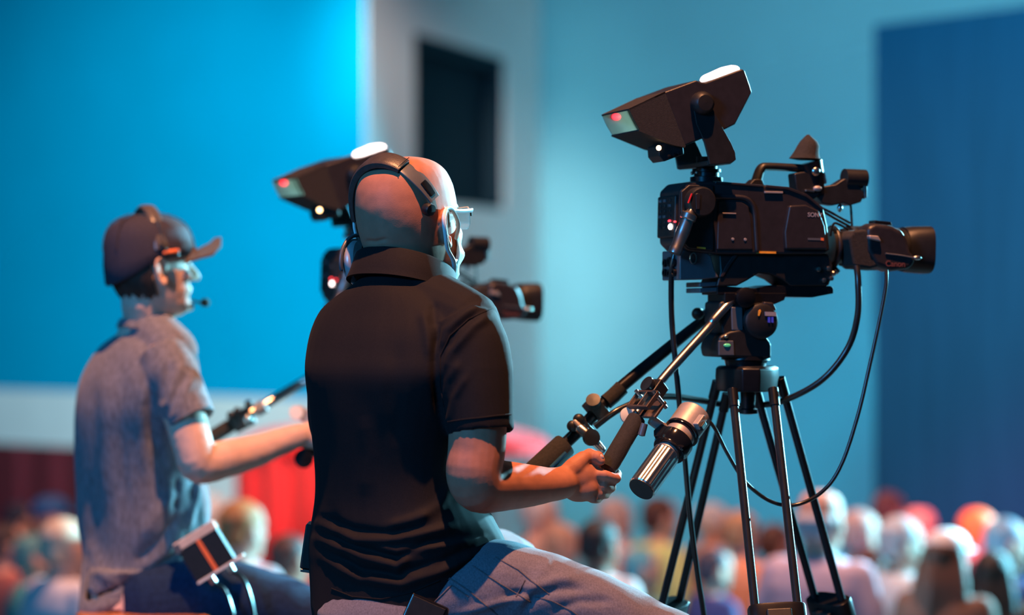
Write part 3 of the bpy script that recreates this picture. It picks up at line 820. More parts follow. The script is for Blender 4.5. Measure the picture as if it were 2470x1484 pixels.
MB().lathe(at(1555, 1022, 4.80), at(1548, 1046, 4.80) - at(1555, 1022, 4.80), [(0, 0.007), (0.024, 0.0075), (0.026, 0.003)], 16).build('clamp_pin', M_SILVERP, bk)
fb = [at(1745, 745, 5.06), at(1690, 778, 5.05), at(1600, 850, 5.02), at(1480, 950, 4.98), at(1405, 1030, 4.95), at(1340, 1092, 4.93)]
BAR2 = pan_bar(HEAD1, fb, [0.010, 0.011, 0.0125, 0.013, 0.013, 0.013], (at(1365, 1072, 4.935), at(1282, 1150, 4.905)), 0.026, foam_from=1)
R2, c2 = clamp(BAR2, at(1448, 975, 4.965), at(1425, 998, 4.958), 0.016)
MB().lathe(c2, at(1430, 962, 4.93) - c2, [(0.012, 0.004), (0.022, 0.004), (0.023, 0.015), (0.036, 0.015), (0.037, 0.0)], 20).build('clamp_knob', M_BLACK, BAR2)
MB().tube([at(1500, 935, 4.98), at(1480, 955, 4.975), at(1462, 970, 4.97)], 0.0165, 14).build('bar_sleeve', M_FOAM, BAR2)
R3, c3 = clamp(BAR2, at(1415, 1022, 4.95), at(1395, 1042, 4.945), 0.014)
fo = MB()
fo.tube([at(1400, 1035, 4.92), at(1425, 1055, 4.91), at(1452, 1085, 4.90)], [0.012, 0.010, 0.008], 12, True)
fo.build('focus_arm', M_STEEL, BAR2, label='bright metal focus control arm')
MB().lathe(at(1424, 1056, 4.902), (0.3, -1, 0.1), [(0, 0.017), (0.012, 0.017), (0.013, 0.008)], 20).build('focus_wheel', M_BLACK, BAR2)
MB().tube([at(1388, 1018, 4.92), at(1402, 1034, 4.915)], 0.006, 10, True).build('clamp_lever', M_TITAN, BAR2)
for x, y in ((1381, 1028), (1396, 1012)):
    MB().ellipsoid(at(x, y, 4.925), (0.012, 0.010, 0.012)).build('clamp_knob', M_BLACK, BAR2)
MB().tube([at(1365, 1092, 4.90), at(1328, 1128, 4.89)], 0.0035, 8).build('focus_rod', mat('blue_sheen_rod', (0.1, 0.35, 0.6), 0.2, 0.8), BAR2)

# ------------------------------------------------------------------ zoom controller clamped to the near bar
def zoom_controller(label, A, Bp, M=None):
    d = Bp - A; L = d.length
    zc = empty('zoom_controller', A.copy(), label, 'controller', 'zoom controllers on the pan bars')
    Rz = oriented(A, Bp)
    bd = MB().lathe(A, d, [(0.0, 0.0), (0.0, 0.033), (0.003, 0.0355), (0.055, 0.0355), (0.056, 0.031), (0.082, 0.031)], 36).build('motor_housing', M_TITAN, zc)
    MB().lathe(A + d.normalized() * 0.052, d, [(0, 0.0358), (0.004, 0.0372), (0.007, 0.0368), (0.010, 0.031)], 36).build('seal_ring', M_GLOSS, bd)
    rg = MB().lathe(A + d.normalized() * 0.078, d, [(0, 0.030), (0.002, 0.037), (0.026, 0.037), (0.030, 0.034), (0.034, 0.034), (0.035, 0.024)], 36).build('rocker_ring', M_GLOSS, zc)
    MB().prism([A + d.normalized() * t + Rz @ V(x, 0.036, 0) for t, x in ((0.070, -0.026), (0.082, 0.004), (0.100, 0.008), (0.108, -0.024), (0.092, -0.034))], Rz @ V(0, -0.02, 0)).build('thumb_rocker', M_GLOSS, rg, bevel=0.003)
    MB().lathe(A + d.normalized() * 0.11, d, [(0, 0.024), (0.012, 0.024), (0.013, 0.028)], 30).build('neck', M_TITAN, zc)
    # ribbed metal handle
    g0 = 0.122; seg = 72; rings = []
    for t in (g0, g0 + 0.003, L - 0.003, L):
        r = 0.0275 - (0.002 if t in (g0, L) else 0)
        rings.append([A + d.normalized() * t + Rz @ V((r + 0.0007 * (k % 4 < 2)) * math.cos(k * math.tau / seg), (r + 0.0007 * (k % 4 < 2)) * math.sin(k * math.tau / seg), 0) for k in range(seg)])
    hb = MB().loft(rings).build('handle', M_STEEL, zc, angle=20)
    MB().lathe(A + d.normalized() * (L - 0.001), d, [(0, 0.0), (0.0, 0.0262), (0.0025, 0.0262), (0.003, 0.0)], 32).build('end_cap', M_BLACK, hb)
    for (x, y, t) in ((-0.036, -0.012, 0.012), (0.034, 0.010, 0.034)):
        MB().box(A + d.normalized() * t + Rz @ V(x, y, 0), (0.018, 0.016, 0.030), Rz).build('mount_lug', M_TITAN, bd, bevel=0.002)
        MB().box(A + d.normalized() * (t + 0.004) + Rz @ V(x * 1.25, y - 0.006, 0), (0.010, 0.012, 0.018), Rz).build('lug_pad', M_BLACK, bd, bevel=0.002)
    MB().lathe(A + d.normalized() * 0.11 + Rz @ V(0.030, 0.01, 0), Rz @ V(1, 0, 0.3), [(0, 0.005), (0.008, 0.006), (0.012, 0.003)], 12).build('set_screw', M_GLOSS, bd)
    return zc
ZA, ZB = at(1676, 1000, 4.88), at(1547, 1180, 4.745)
ZC1 = zoom_controller('silver and black zoom controller with ribbed handle beside the hand', ZA, ZB)
arm = MB()
arm.tube([at(1570, 1012, 4.835), at(1592, 1028, 4.845), at(1622, 1046, 4.855)], 0.011, 10, flat=0.7)
arm.build('clamp_arm', M_TITAN, ZC1)
# ------------------------------------------------------------------ people
HEAD_T = [(.128, .005, -.030, .016), (.121, .042, -.062, .046), (.103, .073, -.086, .066), (.077, .090, -.099, .0755), (.050, .097, -.104, .079),
          (.032, .0985, -.104, .080), (.014, .091, -.102, .079), (-.010, .091, -.096, .077), (-.033, .090, -.086, .074), (-.050, .093, -.078, .070),
          (-.060, .0905, -.072, .067), (-.072, .0885, -.067, .063), (-.088, .0915, -.060, .056), (-.103, .083, -.054, .045), (-.114, .062, -.048, .030)]

def head_row(t):
    """row of the skull table at fractional index t, smoothly interpolated"""
    i = min(int(t), len(HEAD_T) - 2); u = t - i
    p0, p1, p2, p3 = (HEAD_T[min(max(k, 0), len(HEAD_T) - 1)] for k in (i - 1, i, i + 1, i + 2))
    return [0.5 * (2 * b + (c - a) * u + (2 * a - 5 * b + 4 * c - d) * u * u + (3 * b - a - 3 * c + d) * u ** 3) for a, b, c, d in zip(p0, p1, p2, p3)]

def head_shell(M, n=56, off=0.0, sub=5):
    """rings of the skull in head space (x right, y forward, z up)"""
    rings = []
    m = (len(HEAD_T) - 1) * sub
    for i in range(m + 1):
        z, yf, yb, w = head_row(i / sub)
        yc, ly = (yf + yb) / 2, (yf - yb) / 2
        ring = []
        for q in range(n):
            th = q * math.tau / n
            s, c = math.sin(th), math.cos(th)
            e = 2 / 2.25
            x = math.copysign(abs(s) ** e, s) * (w + off) * (1 - 0.10 * max(c, 0) ** 2)
            y = yc + math.copysign(abs(c) ** e, c) * (ly + off)
            ring.append(M @ V(x, y, z))
        rings.append(ring)
    return rings

def smooth_rings(rings, k=4):
    out = []; n = len(rings)
    for i in range(n - 1):
        R = [rings[min(max(j, 0), n - 1)] for j in (i - 1, i, i + 1, i + 2)]
        for q in range(k):
            u = q / k
            out.append([0.5 * (2 * b + (c - a) * u + (2 * a - 5 * b + 4 * c - d) * u * u + (3 * b - a - 3 * c + d) * u ** 3) for a, b, c, d in zip(*R)])
    out.append(rings[-1])
    return out

def ear(mb, M, side):
    s = side
    def E(u, v, o): # u forward, v up in the ear, o outwards
        a = math.radians(24)
        return M @ V(s * (0.0765 + o * math.cos(a) + (-u + 0.012) * math.sin(a)), -0.006 + u * math.cos(a) + 0.0 * o, -0.002 + v)
    rim = [(0.012, 0.004), (0.014, 0.020), (0.006, 0.031), (-0.008, 0.032), (-0.018, 0.022), (-0.019, 0.004), (-0.013, -0.012), (-0.006, -0.024), (0.004, -0.030), (0.010, -0.024), (0.010, -0.014)]
    mb.tube([E(u, v, 0.008) for u, v in rim], [0.0038, 0.004, 0.0042, 0.0044, 0.0044, 0.0042, 0.0042, 0.0055, 0.006, 0.005, 0.004], 10, True, smooth=3)
    c = E(-0.003, 0.002, 0.003)
    # thin concha plate behind the rim
    pl = [E(u * 0.92, v * 0.95, 0.0045) for u, v in rim]; pb = [E(u * 0.75 + 0.003, v * 0.8, -0.012) for u, v in rim]
    mb.loft([pb, pl])
    mb.tube([E(-0.011, 0.016, 0.007), E(-0.012, 0.0, 0.007), E(-0.004, -0.012, 0.007)], 0.003, 8, True, smooth=3)

def face(mb, M):
    mb.tube([M @ V(0, .088, .022), M @ V(0, .099, .002), M @ V(0, .110, -.014), M @ V(0, .114, -.021)], [.008, .0095, .0115, .011], 14, True, smooth=3)
    for s in (-1, 1):
        mb.ellipsoid(M @ V(s * .011, .099, -.024), (.0085, .009, .007))
        mb.tube([M @ V(s * .012, .0945, .034), M @ V(s * .030, .0925, .037), M @ V(s * .048, .080, .032)], [.007, .0075, .006], 10, True)
        mb.ellipsoid(M @ V(s * .042, .064, -.014), (.022, .022, .016))
    mb.tube([M @ V(-.022, .083, -.050), M @ V(-.009, .0925, -.0475), M @ V(.009, .0925, -.0475), M @ V(.022, .083, -.050)], [.003, .0055, .0055, .003], 10, True, smooth=3)
    mb.tube([M @ V(-.020, .083, -.055), M @ V(0, .0925, -.0575), M @ V(.020, .083, -.055)], [.003, .0062, .003], 10, True, smooth=3)
    mb.ellipsoid(M @ V(0, .083, -.092), (.020, .013, .013))

def head_matrix(px, py, Y, phi, pitch=0, roll=0, scale=1.0):
    return Matrix.Translation(at(px, py, Y)) @ Matrix.Rotation(-math.radians(phi), 4, 'Z') @ Matrix.Rotation(math.radians(pitch), 4, 'X') @ Matrix.Rotation(math.radians(roll), 4, 'Y') @ Matrix.Scale(scale, 4)

def eyes(parent, M):
    mw = mat('eye_white', (0.7, 0.68, 0.66), 0.2, var=0.03)
    for s in (-1, 1):
        MB().ellipsoid(M @ V(s * .031, .078, .014), (.0125,) * 3).build('eye', mw, parent)

def oval(c, r, f, a, b, n=40, e=2.3, tilt=0.0, zoff=None):
    pts = []
    for k in range(n):
        th = k * math.tau / n
        s, q = math.sin(th), math.cos(th)
        x, y = math.copysign(abs(s) ** (2 / e), s) * a, math.copysign(abs(q) ** (2 / e), q) * b
        pts.append(c + r * x + f * y + V(0, 0, tilt * y))
    return pts

def axes(phi):
    p = math.radians(phi)
    return V(math.cos(p), -math.sin(p), 0), V(math.sin(p), math.cos(p), 0)

def sil(y, xl, xr, Y, b, phi, tilt=0.0, n=40, grow=0.0, e=2.3):
    r, f = axes(phi)
    h = (xr - xl) / 2 * Y / F
    p = math.radians(phi)
    a = math.sqrt(max(h * h - (b * math.sin(p)) ** 2, 0.03 ** 2)) / math.cos(p)
    return oval(at((xl + xr) / 2, y, Y), r, f, a + grow, b + grow, n, e, tilt)

def sleeve(mb, path, rr, hem_in=0.05, th=0.007, seg=28):
    """a sleeve with a real opening: runs down, turns at the hem and comes back up inside"""
    path = [Vector(p) for p in path]
    P2, R2 = spline(path, list(rr), 5)
    d = (P2[-1] - P2[-2]).normalized()
    P3 = P2 + [P2[-1] - d * 0.0005, P2[-1] - d * hem_in]
    R3 = R2 + [R2[-1] - th, R2[-1] - th * 1.2]
    # rings built by hand so that the return keeps the direction
    u = V(0, 1, 0); rings = []
    for i, p in enumerate(P3):
        j = min(i, len(P2) - 1)
        t = (P2[min(j + 1, len(P2) - 1)] - P2[max(j - 1, 0)]).normalized()
        uu = (u - t * u.dot(t)).normalized(); w = t.cross(uu)
        rings.append([p + uu * (math.cos(k * math.tau / seg) * R3[i]) + w * (math.sin(k * math.tau / seg) * R3[i]) for k in range(seg)])
    mb.loft(rings)

def shoe(parent, ankle, f, name='shoe'):
    mb = MB(); r = V(f.y, -f.x, 0); rings = []
    for t, h, w in ((-0.07, 0.05, 0.03), (-0.05, 0.085, 0.038), (0.0, 0.10, 0.042), (0.06, 0.07, 0.046), (0.12, 0.05, 0.048), (0.17, 0.035, 0.036), (0.19, 0.02, 0.02)):
        c = ankle + f * t
        rings.append([c + r * (w * math.cos(a)) + V(0, 0, -0.10 + h / 2 + (h / 2) * math.sin(a)) for a in [k * math.tau / 16 for k in range(16)]])
    mb.loft(rings)
    return mb.build(name, M_SHOE, parent, subsurf=1)

def finger(mb, pts, r0, r1):
    n = len(pts)
    mb.tube(pts, [r0 + (r1 - r0) * k / (n - 1) for k in range(n)], 12, True, smooth=3)
    for k in range(1, n - 1): mb.ellipsoid(pts[k], (r0 * 1.04,) * 3, seg=12, rng=8)

# ================================================================== the operator in the black polo
PH1 = 36
H1 = head_matrix(987, 552, 4.76, 34, 6, 0, 1.11)
T1 = [  # y, left, right, depth, half depth
    (642, 895, 1066, 4.755, .080), (666, 880, 1086, 4.755, .094), (690, 853, 1108, 4.75, .106), (717, 813, 1146, 4.742, .115), (750, 775, 1178, 4.733, .122), (795, 752, 1196, 4.72, .130), (845, 741, 1196, 4.71, .135), (900, 738, 1185, 4.70, .138),
    (970, 747, 1165, 4.706, .137), (1050, 758, 1146, 4.716, .134), (1130, 765, 1140, 4.724, .134), (1200, 766, 1158, 4.730, .141), (1260, 758, 1190, 4.732, .151), (1310, 752, 1214, 4.736, .160), (1360, 752, 1215, 4.74, .163)]
arm1 = [at(1132, 840, 4.60), at(1146, 900, 4.575), at(1152, 1000, 4.56), at(1150, 1085, 4.555), at(1143, 1140, 4.55), at(1158, 1172, 4.565), at(1210, 1172, 4.61), at(1270, 1172, 4.655), at(1322, 1170, 4.69), at(1356, 1166, 4.715)]
arm1r = [.050, .055, .056, .0545, .053, .052, .049, .042, .034, .031]
larm = [at(832, 840, 4.84), at(815, 950, 4.90), at(835, 1110, 4.95), at(880, 1165, 4.96), at(1050, 1165, 4.95), at(1200, 1165, 4.93), at(1236, 1165, 4.925)]
larmr = [.044, .050, .051, .050, .045, .034, .031]
# legs: hip, knee, ankle
hipR, kneeR, ankR = at(1030, 1450, 4.66), at(1660, 1602, 4.62), at(1400, 2080, 4.74)
hipL, kneeL, ankL = at(905, 1450, 4.84), at(1225, 1372, 5.22), at(1180, 2000, 5.10)
bd = MB()
bd.loft(head_shell(H1)); face(bd, H1); ear(bd, H1, 1); ear(bd, H1, -1)
bd.tube([H1 @ V(0, -.012, -.02), H1 @ V(0, -.022, -.075), at(985, 665, 4.77), at(985, 730, 4.755)], [.068, .066, .068, .076], 28, True, smooth=3)
# the roll of flesh at the back of the neck
bd.tube([H1 @ V(-.050, -.056, -.058), H1 @ V(-.02, -.068, -.062), H1 @ V(.025, -.068, -.062), H1 @ V(.055, -.052, -.055)], [.009, .012, .012, .009], 12, True, smooth=4)
bd.loft([sil(y, xl + 12, xr - 12, Y, b - .012, PH1) for y, xl, xr, Y, b in T1] + [sil(1470, 790, 1190, 4.74, .13, PH1)])
bd.tube(arm1, arm1r, 24, True, smooth=4)
bd.tube(larm, larmr, 20, True, smooth=4)
for hip, knee, ank in ((hipR, kneeR, ankR), (hipL, kneeL, ankL)):
    bd.tube([hip, (hip + knee) / 2 , knee, knee + (ank - knee) * .4, ank], [.085, .075, .055, .052, .038], 20, True, smooth=3)
# right hand closed on the grip: palm, four fingers, thumb
bd.tube([at(1340, 1168, 4.705), at(1372, 1160, 4.725), at(1405, 1158, 4.738), at(1432, 1158, 4.750)], [.031, .033, .036, .030], 20, True, smooth=3, flat=0.62, up=(0.15, 0.0, 1))
bd.ellipsoid(at(1398, 1178, 4.734), (.036, .019, .028))
finger(bd, [at(1425, 1143, 4.742), at(1458, 1146, 4.738), at(1486, 1154, 4.752), at(1488, 1144, 4.782), at(1474, 1130, 4.792)], .0105, .0078)
finger(bd, [at(1425, 1162, 4.748), at(1456, 1172, 4.744), at(1474, 1176, 4.762), at(1474, 1160, 4.792), at(1456, 1150, 4.796)], .0108, .0080)
finger(bd, [at(1420, 1180, 4.746), at(1446, 1190, 4.744), at(1460, 1192, 4.764), at(1456, 1174, 4.794), at(1440, 1162, 4.792)], .0103, .0078)
finger(bd, [at(1408, 1194, 4.738), at(1430, 1204, 4.738), at(1442, 1204, 4.756), at(1438, 1188, 4.782), at(1424, 1178, 4.782)], .0092, .0070)
bd.tube([at(1362, 1150, 4.722), at(1385, 1128, 4.728), at(1408, 1106, 4.738)], [.020, .0205, .0155], 14, True, smooth=3)
finger(bd, [at(1402, 1112, 4.734), at(1422, 1098, 4.748), at(1441, 1104, 4.742), at(1449, 1112, 4.738)], .0135, .0098)
# left hand on the far grip (mostly hidden)
bd.ellipsoid(at(1258, 1160, 4.93), (.038, .026, .034))
for k in range(4):
    finger(bd, [at(1262 + 9 * k, 1140 + 9 * k, 4.905), at(1275 + 9 * k, 1150 + 9 * k, 4.885), at(1288 + 8 * k, 1166 + 7 * k, 4.90), at(1282 + 7 * k, 1176 + 5 * k, 4.925)], .0095, .0075)
finger(bd, [at(1250, 1150, 4.95), at(1272, 1150, 4.965), at(1296, 1160, 4.955)], .011, .0085)
me = fuse_mesh(bd, 0.0034, 3)
b1 = bvh_of(me)
folds(me, [([(880, 582), (905, 584), (935, 577)], -.0035, 5), ([(890, 612), (930, 608), (965, 604)], -.003, 5)], 4.75)
crumple(me, .0004, 45, 3)
base1 = V(at(985, 1400, 4.72).x, 4.72, 0.30)
MAN1 = place('person', me, M_SKIN_D, None, base1)
tag(MAN1, 'bald camera operator in a black polo shirt and jeans gripping the pan bar', 'person')
eyes(MAN1, H1)
MB().ellipsoid(at(1450, 1103, 4.7335), (.006, .0035, .0055), Matrix.Rotation(0.6, 3, 'Y')).build('thumb_nail', mat('nail', (0.62, 0.38, 0.32), 0.25), MAN1)
# polo shirt
sh = MB()
rings = [sil(y, xl, xr, Y, b, PH1) for y, xl, xr, Y, b in T1]
rings += [sil(1410, 758, 1196, 4.735, .165, PH1, tilt=.35), sil(1436, 768, 1175, 4.73, .165, PH1, tilt=.55), sil(1436, 775, 1168, 4.73, .158, PH1, tilt=.55), sil(1410, 778, 1168, 4.73, .156, PH1, tilt=.5), sil(1350, 785, 1170, 4.73, .135, PH1)]
sh.loft(smooth_rings(rings[:15]) + rings[15:])
sleeve(sh, [at(1118, 790, 4.615), at(1135, 840, 4.595), at(1146, 910, 4.58), at(1154, 980, 4.567), at(1160, 1046, 4.557)], [.070, .074, .0735, .068, .0630])
sleeve(sh, [at(842, 815, 4.83), at(824, 900, 4.88), at(820, 1000, 4.91), at(826, 1040, 4.92)], [.056, .066, .066, .062])
sh.tube([at(1000, 745, 4.73), at(1120, 785, 4.63)], [.09, .072], 20, True)
me = fuse_mesh(sh, 0.0042, 4)
FOLDS1 = [
    ([(1170, 730), (1120, 760), (1075, 800), (1060, 850)], .006, 10), ([(1190, 755), (1140, 790), (1090, 850), (1070, 910)], .007, 11),
    ([(1155, 752), (1105, 790), (1075, 850)], -.006, 9), ([(1060, 790), (1048, 850), (1052, 930), (1062, 1010)], -.010, 10),
    ([(1020, 750), (1030, 800), (1040, 870)], .006, 12), ([(1045, 730), (1050, 790)], -.004, 9),
    ([(1110, 870), (1080, 920), (1065, 980)], .005, 11), ([(1130, 900), (1095, 960), (1075, 1040)], .004, 9),
    ([(770, 1260), (860, 1305), (960, 1300), (1060, 1278), (1110, 1268)], .009, 12), ([(765, 1245), (850, 1278), (940, 1290), (1050, 1270)], -.006, 10),
    ([(770, 1300), (880, 1345), (960, 1365), (990, 1340)], .010, 13), ([(765, 1285), (870, 1322), (960, 1345), (1030, 1310), (1170, 1290)], -.008, 10),
    ([(890, 1320), (960, 1332), (1050, 1318), (1170, 1296)], .007, 10), ([(775, 1345), (870, 1395), (970, 1410), (1060, 1380), (1180, 1320)], .009, 13),
    ([(770, 1320), (860, 1372), (960, 1388), (1060, 1358), (1180, 1308)], -.007, 11), ([(930, 1270), (990, 1255), (1040, 1240)], .006, 11),
    ([(940, 1380), (1000, 1385), (1080, 1350)], .005, 9), ([(1100, 1150), (1060, 1220), (1000, 1260)], .004, 14),
    ([(880, 1000), (890, 1100), (880, 1200)], .003, 18), ([(960, 820), (950, 950), (960, 1080)], -.003, 24), ([(800, 1230), (830, 1330), (900, 1420)], -.004, 14)]
folds(me, FOLDS1, 4.85)
crumple(me, .0022, 14, 1, (1, 1, .6))
b_shirt = bvh_of(me)
SHIRT1 = place('polo_shirt', me, M_POLO, MAN1)
SHIRT1['label'] = 'black short sleeved polo shirt'
seam('sleeve_hem', b_shirt, [(1080, 1018), (1120, 1012), (1160, 1008), (1200, 1003), (1232, 1000)], .0016, M_POLO, SHIRT1)
seam('shirt_hem', b_shirt, [(800, 1420), (850, 1440), (920, 1446), (990, 1430), (1060, 1400)], .0014, M_POLO, SHIRT1)
seam('shoulder_seam', b_shirt, [(1075, 1000), (1062, 930), (1062, 860), (1085, 810), (1130, 770), (1185, 745)], .0014, M_POLO, SHIRT1)
# collar: a folded band round the neck
cl = MB(); r, f = axes(38)
c0, c1_, c2_ = at(978, 660, 4.750), at(978, 652, 4.750), at(974, 680, 4.748)
rr = [oval(c0 + V(0, 0, -.03), r, f, .098, .084, 48, 2.2, -.30), oval(c1_ + V(0, 0, .012), r, f, .0905, .080, 48, 2.2, -.34), oval(c1_ + V(0, 0, .017), r, f, .0945, .084, 48, 2.2, -.34), oval(c1_ + V(0, 0, .012), r, f, .1000, .089, 48, 2.2, -.34), oval(c2_, r, f, .1080, .0985, 48, 2.2, -.30), oval(c2_ + V(0, 0, -.014), r, f, .1130, .106, 48, 2.2, -.28), oval(c2_ + V(0, 0, -.014), r, f, .1080, .099, 48, 2.2, -.28), oval(c2_ + V(0, 0, -.002), r, f, .1020, .090, 48, 2.2, -.28)]
cl.loft(rr, cap=False, closed=True)
cl.build('collar', M_POLO, SHIRT1, angle=70)
# jeans
jn = MB()
jn.loft([sil(1330, 800, 1180, 4.73, .128, PH1), sil(1400, 782, 1190, 4.73, .150, PH1), sil(1470, 770, 1180, 4.72, .165, PH1), sil(1530, 780, 1150, 4.72, .165, PH1), sil(1560, 830, 1090, 4.72, .12, PH1)])
jn.tube([at(1060, 1452, 4.66), at(1190, 1425, 4.64), at(1300, 1438, 4.63), at(1420, 1478, 4.62), at(1540, 1533, 4.62), kneeR, kneeR + (ankR - kneeR) * .35, kneeR + (ankR - kneeR) * .92], [.100, .098, .086, .082, .076, .068, .064, .052], 28, True, smooth=5)
jn.tube([hipL, (hipL + kneeL) / 2 + V(0, 0, .0), kneeL, kneeL + (ankL - kneeL) * .35, kneeL + (ankL - kneeL) * .92], [.105, .092, .074, .066, .052], 24, True, smooth=5)
jn.ellipsoid(at(1150, 1400, 4.66), (.080, .09, .065))
me = fuse_mesh(jn, 0.0045, 4)
folds(me, [([(1420, 1420), (1350, 1420), (1290, 1440), (1260, 1484)], -.006, 12), ([(1400, 1395), (1340, 1400), (1290, 1420), (1240, 1470)], .006, 13), ([(1330, 1350), (1300, 1390), (1270, 1430)], .004, 14),
           ([(1480, 1450), (1400, 1450), (1330, 1475)], -.005, 12), ([(1210, 1440), (1260, 1430), (1300, 1440)], -.006, 9), ([(1100, 1484), (1200, 1455), (1260, 1440)], .006, 10)], 4.8)
crumple(me, .003, 16, 5)
b_j = bvh_of(me)
JEANS1 = place('jeans', me, M_JEAN, MAN1)
JEANS1['label'] = 'faded denim jeans'
for pts in ([(1195, 1345), (1250, 1375), (1282, 1402), (1300, 1415), (1325, 1435)], [(1140, 1365), (1200, 1405), (1250, 1435), (1278, 1452)], [(1290, 1440), (1330, 1450), (1380, 1475), (1400, 1490)],
            [(1262, 1312), (1276, 1340), (1278, 1380)], [(1266, 1400), (1245, 1440)], [(990, 1480), (1085, 1395), (1130, 1425), (1200, 1484)], [(1010, 1490), (1090, 1412), (1130, 1440)]):
    seam('seam', b_j, pts, .0015, M_THREAD, JEANS1)
r, f = axes(PH1)
shoe(MAN1, ankR, V(0.9, -0.3, 0).normalized()); shoe(MAN1, ankL, V(0.7, 0.7, 0).normalized())

# headphones, pushed back on the head, one cup on the left ear
hp = empty('headphones', H1 @ V(0, 0, .12), 'dark over-ear headphones on the bald operator', 'headphones')
TAU_B = math.radians(24)
def HB_(a, rad=.092, up=1.46):
    """point of the band arc: a from -90 (left ear) over 0 (crown) to 90; the arc leans back"""
    a = math.radians(a)
    h = rad * up * math.cos(a) + .002
    return V(rad * math.sin(a), -.010 - h * math.sin(TAU_B), -.004 + h * math.cos(TAU_B))
def band(mb, a0, a1, w, t, n=28, bulge=0.0, r0=.092, up=1.46):
    rings = []
    side = V(0, math.cos(TAU_B), math.sin(TAU_B))
    for k in range(n + 1):
        q = k / n; a = a0 + (a1 - a0) * q
        p, p2 = HB_(a, r0, up), HB_(a + 1, r0, up)
        tan = (p2 - p).normalized(); out = tan.cross(side)
        if out.dot(p - V(0, -.010, -.004)) < 0: out = -out
        ww = w * (0.86 + 0.14 * math.sin(q * math.pi)); tt = t * (1 + bulge * math.sin(q * math.pi))
        ring = []
        for j in range(16):
            th = j * math.tau / 16
            ring.append(H1 @ (p + side * (ww * math.copysign(abs(math.cos(th)) ** .6, math.cos(th))) + out * (tt * math.copysign(abs(math.sin(th)) ** .6, math.sin(th)))))
        rings.append(ring)
    return mb.loft(rings)
bnd = band(MB(), -78, 26, .0225, .0065, bulge=.4, r0=.0955).build('headband', M_LEATHER, hp, label='padded leather headband')
band(MB(), -77, 24, .0190, .0055, bulge=.5, r0=.0885).build('headband_padding', M_FOAM, bnd)
band(MB(), 24, 64, .0175, .0022, r0=.0945).build('slider', M_SILVERP, hp, label='grey metal band end')
band(MB(), 48, 61, .0085, .0012, r0=.0975).build('slider_latch', M_BLACKM, hp)
q = HB_(66, .092)
MB().lathe(H1 @ (q + V(.000, -.018, -.012)), (H1.to_3x3() @ V(1, -.25, -.2)), [(-.010, .012), (0, .013), (.006, .011), (.007, 0)], 20).build('hinge', M_BLACK, hp)
for k in range(11):
    p = HB_(26.4, .1025); MB().ellipsoid(H1 @ (p + V(0, math.cos(TAU_B), math.sin(TAU_B)) * (-.0165 + .0033 * k)), (.0012,) * 3, seg=6, rng=5).build('stitch', M_GLOSS, bnd)
q = HB_(-86, .095)
MB().tube([H1 @ HB_(-76, .095), H1 @ (q + V(-.001, 0, -.010))], .0055, 10).build('slider', M_STEEL, hp)
MB().box(H1 @ (q + V(-.002, 0, -.016)), (.012, .018, .022), H1.to_3x3().normalized()).build('yoke_joint', M_BLACK, hp, bevel=.002)
ec = V(-.092, -.032, -.056)
ax = V(-1, -.28, -.10)
cup = MB().lathe(H1 @ ec, H1.to_3x3() @ ax, [(-.006, .042), (.0, .047), (.008, .048), (.014, .045), (.022, .036), (.024, 0)], 36).build('ear_cup', mat('cup_silver', (0.42, 0.42, 0.45), 0.35, 0.3), hp, label='grey left ear cup')
MB().lathe(H1 @ ec, H1.to_3x3() @ ax, [(-.024, .034), (-.023, .042), (-.014, .045), (-.006, .043)], 36).build('ear_cushion', M_LEATHER, cup)
MB().tube([H1 @ (ec + V(-.004, .046 * math.sin(a) * 1.05, .046 * math.cos(a) * 1.05)) for a in [math.radians(d) for d in range(-100, 101, 10)]], .004, 10, True).build('yoke', M_SILVERP, cup)

# eyeglasses
gl = empty('eyeglasses', H1 @ V(0, .10, .02), 'clear eyeglasses with pale temples on the bald operator', 'glasses')
M_LENS = mat('clear_spectacle_lens', (0.75, 0.92, 1.0), 0.04, var=0.02, trans=0.9, spec=0.6)
M_TEMPLE = mat('pale_temple', (0.62, 0.60, 0.64), 0.25, 0.3, var=0.05)
for s in (-1, 1):
    out = [(s * .008, .020), (s * .058, .024), (s * .063, .018), (s * .061, -.006), (s * .054, -.016), (s * .016, -.017), (s * .008, -.008)]
    pts = [H1 @ V(x, .114 - abs(x) * .22, z + .006) for x, z in out]
    MB().prism(pts, H1.to_3x3() @ V(0, .0018, 0)).build('spectacle_lens', M_LENS, gl)
    MB().tube([H1 @ V(x, .1148 - abs(x) * .22, z + .006) for x, z in out[:3]], .0016, 8).build('rim', M_TEMPLE, gl)
    MB().tube([H1 @ V(s * .064, .100, .025), H1 @ V(s * .0725, .094, .0245), H1 @ V(s * .0805, .050, .026), H1 @ V(s * .0855, .008, .030), H1 @ V(s * .0845, -.010, .024)], [.003, .0045, .0042, .003, .0025], 10, True, smooth=4, flat=.4).build('temple', M_TEMPLE, gl)
    MB().tube([H1 @ V(s * .0655, .1, .028), H1 @ V(s * .0655, .1, .014)], .0022, 8).build('hinge', M_GLOSS, gl)
MB().tube([H1 @ V(-.009, .112, .020), H1 @ V(0, .116, .022), H1 @ V(.009, .112, .020)], .0015, 8, smooth=3).build('bridge', M_TEMPLE, gl)

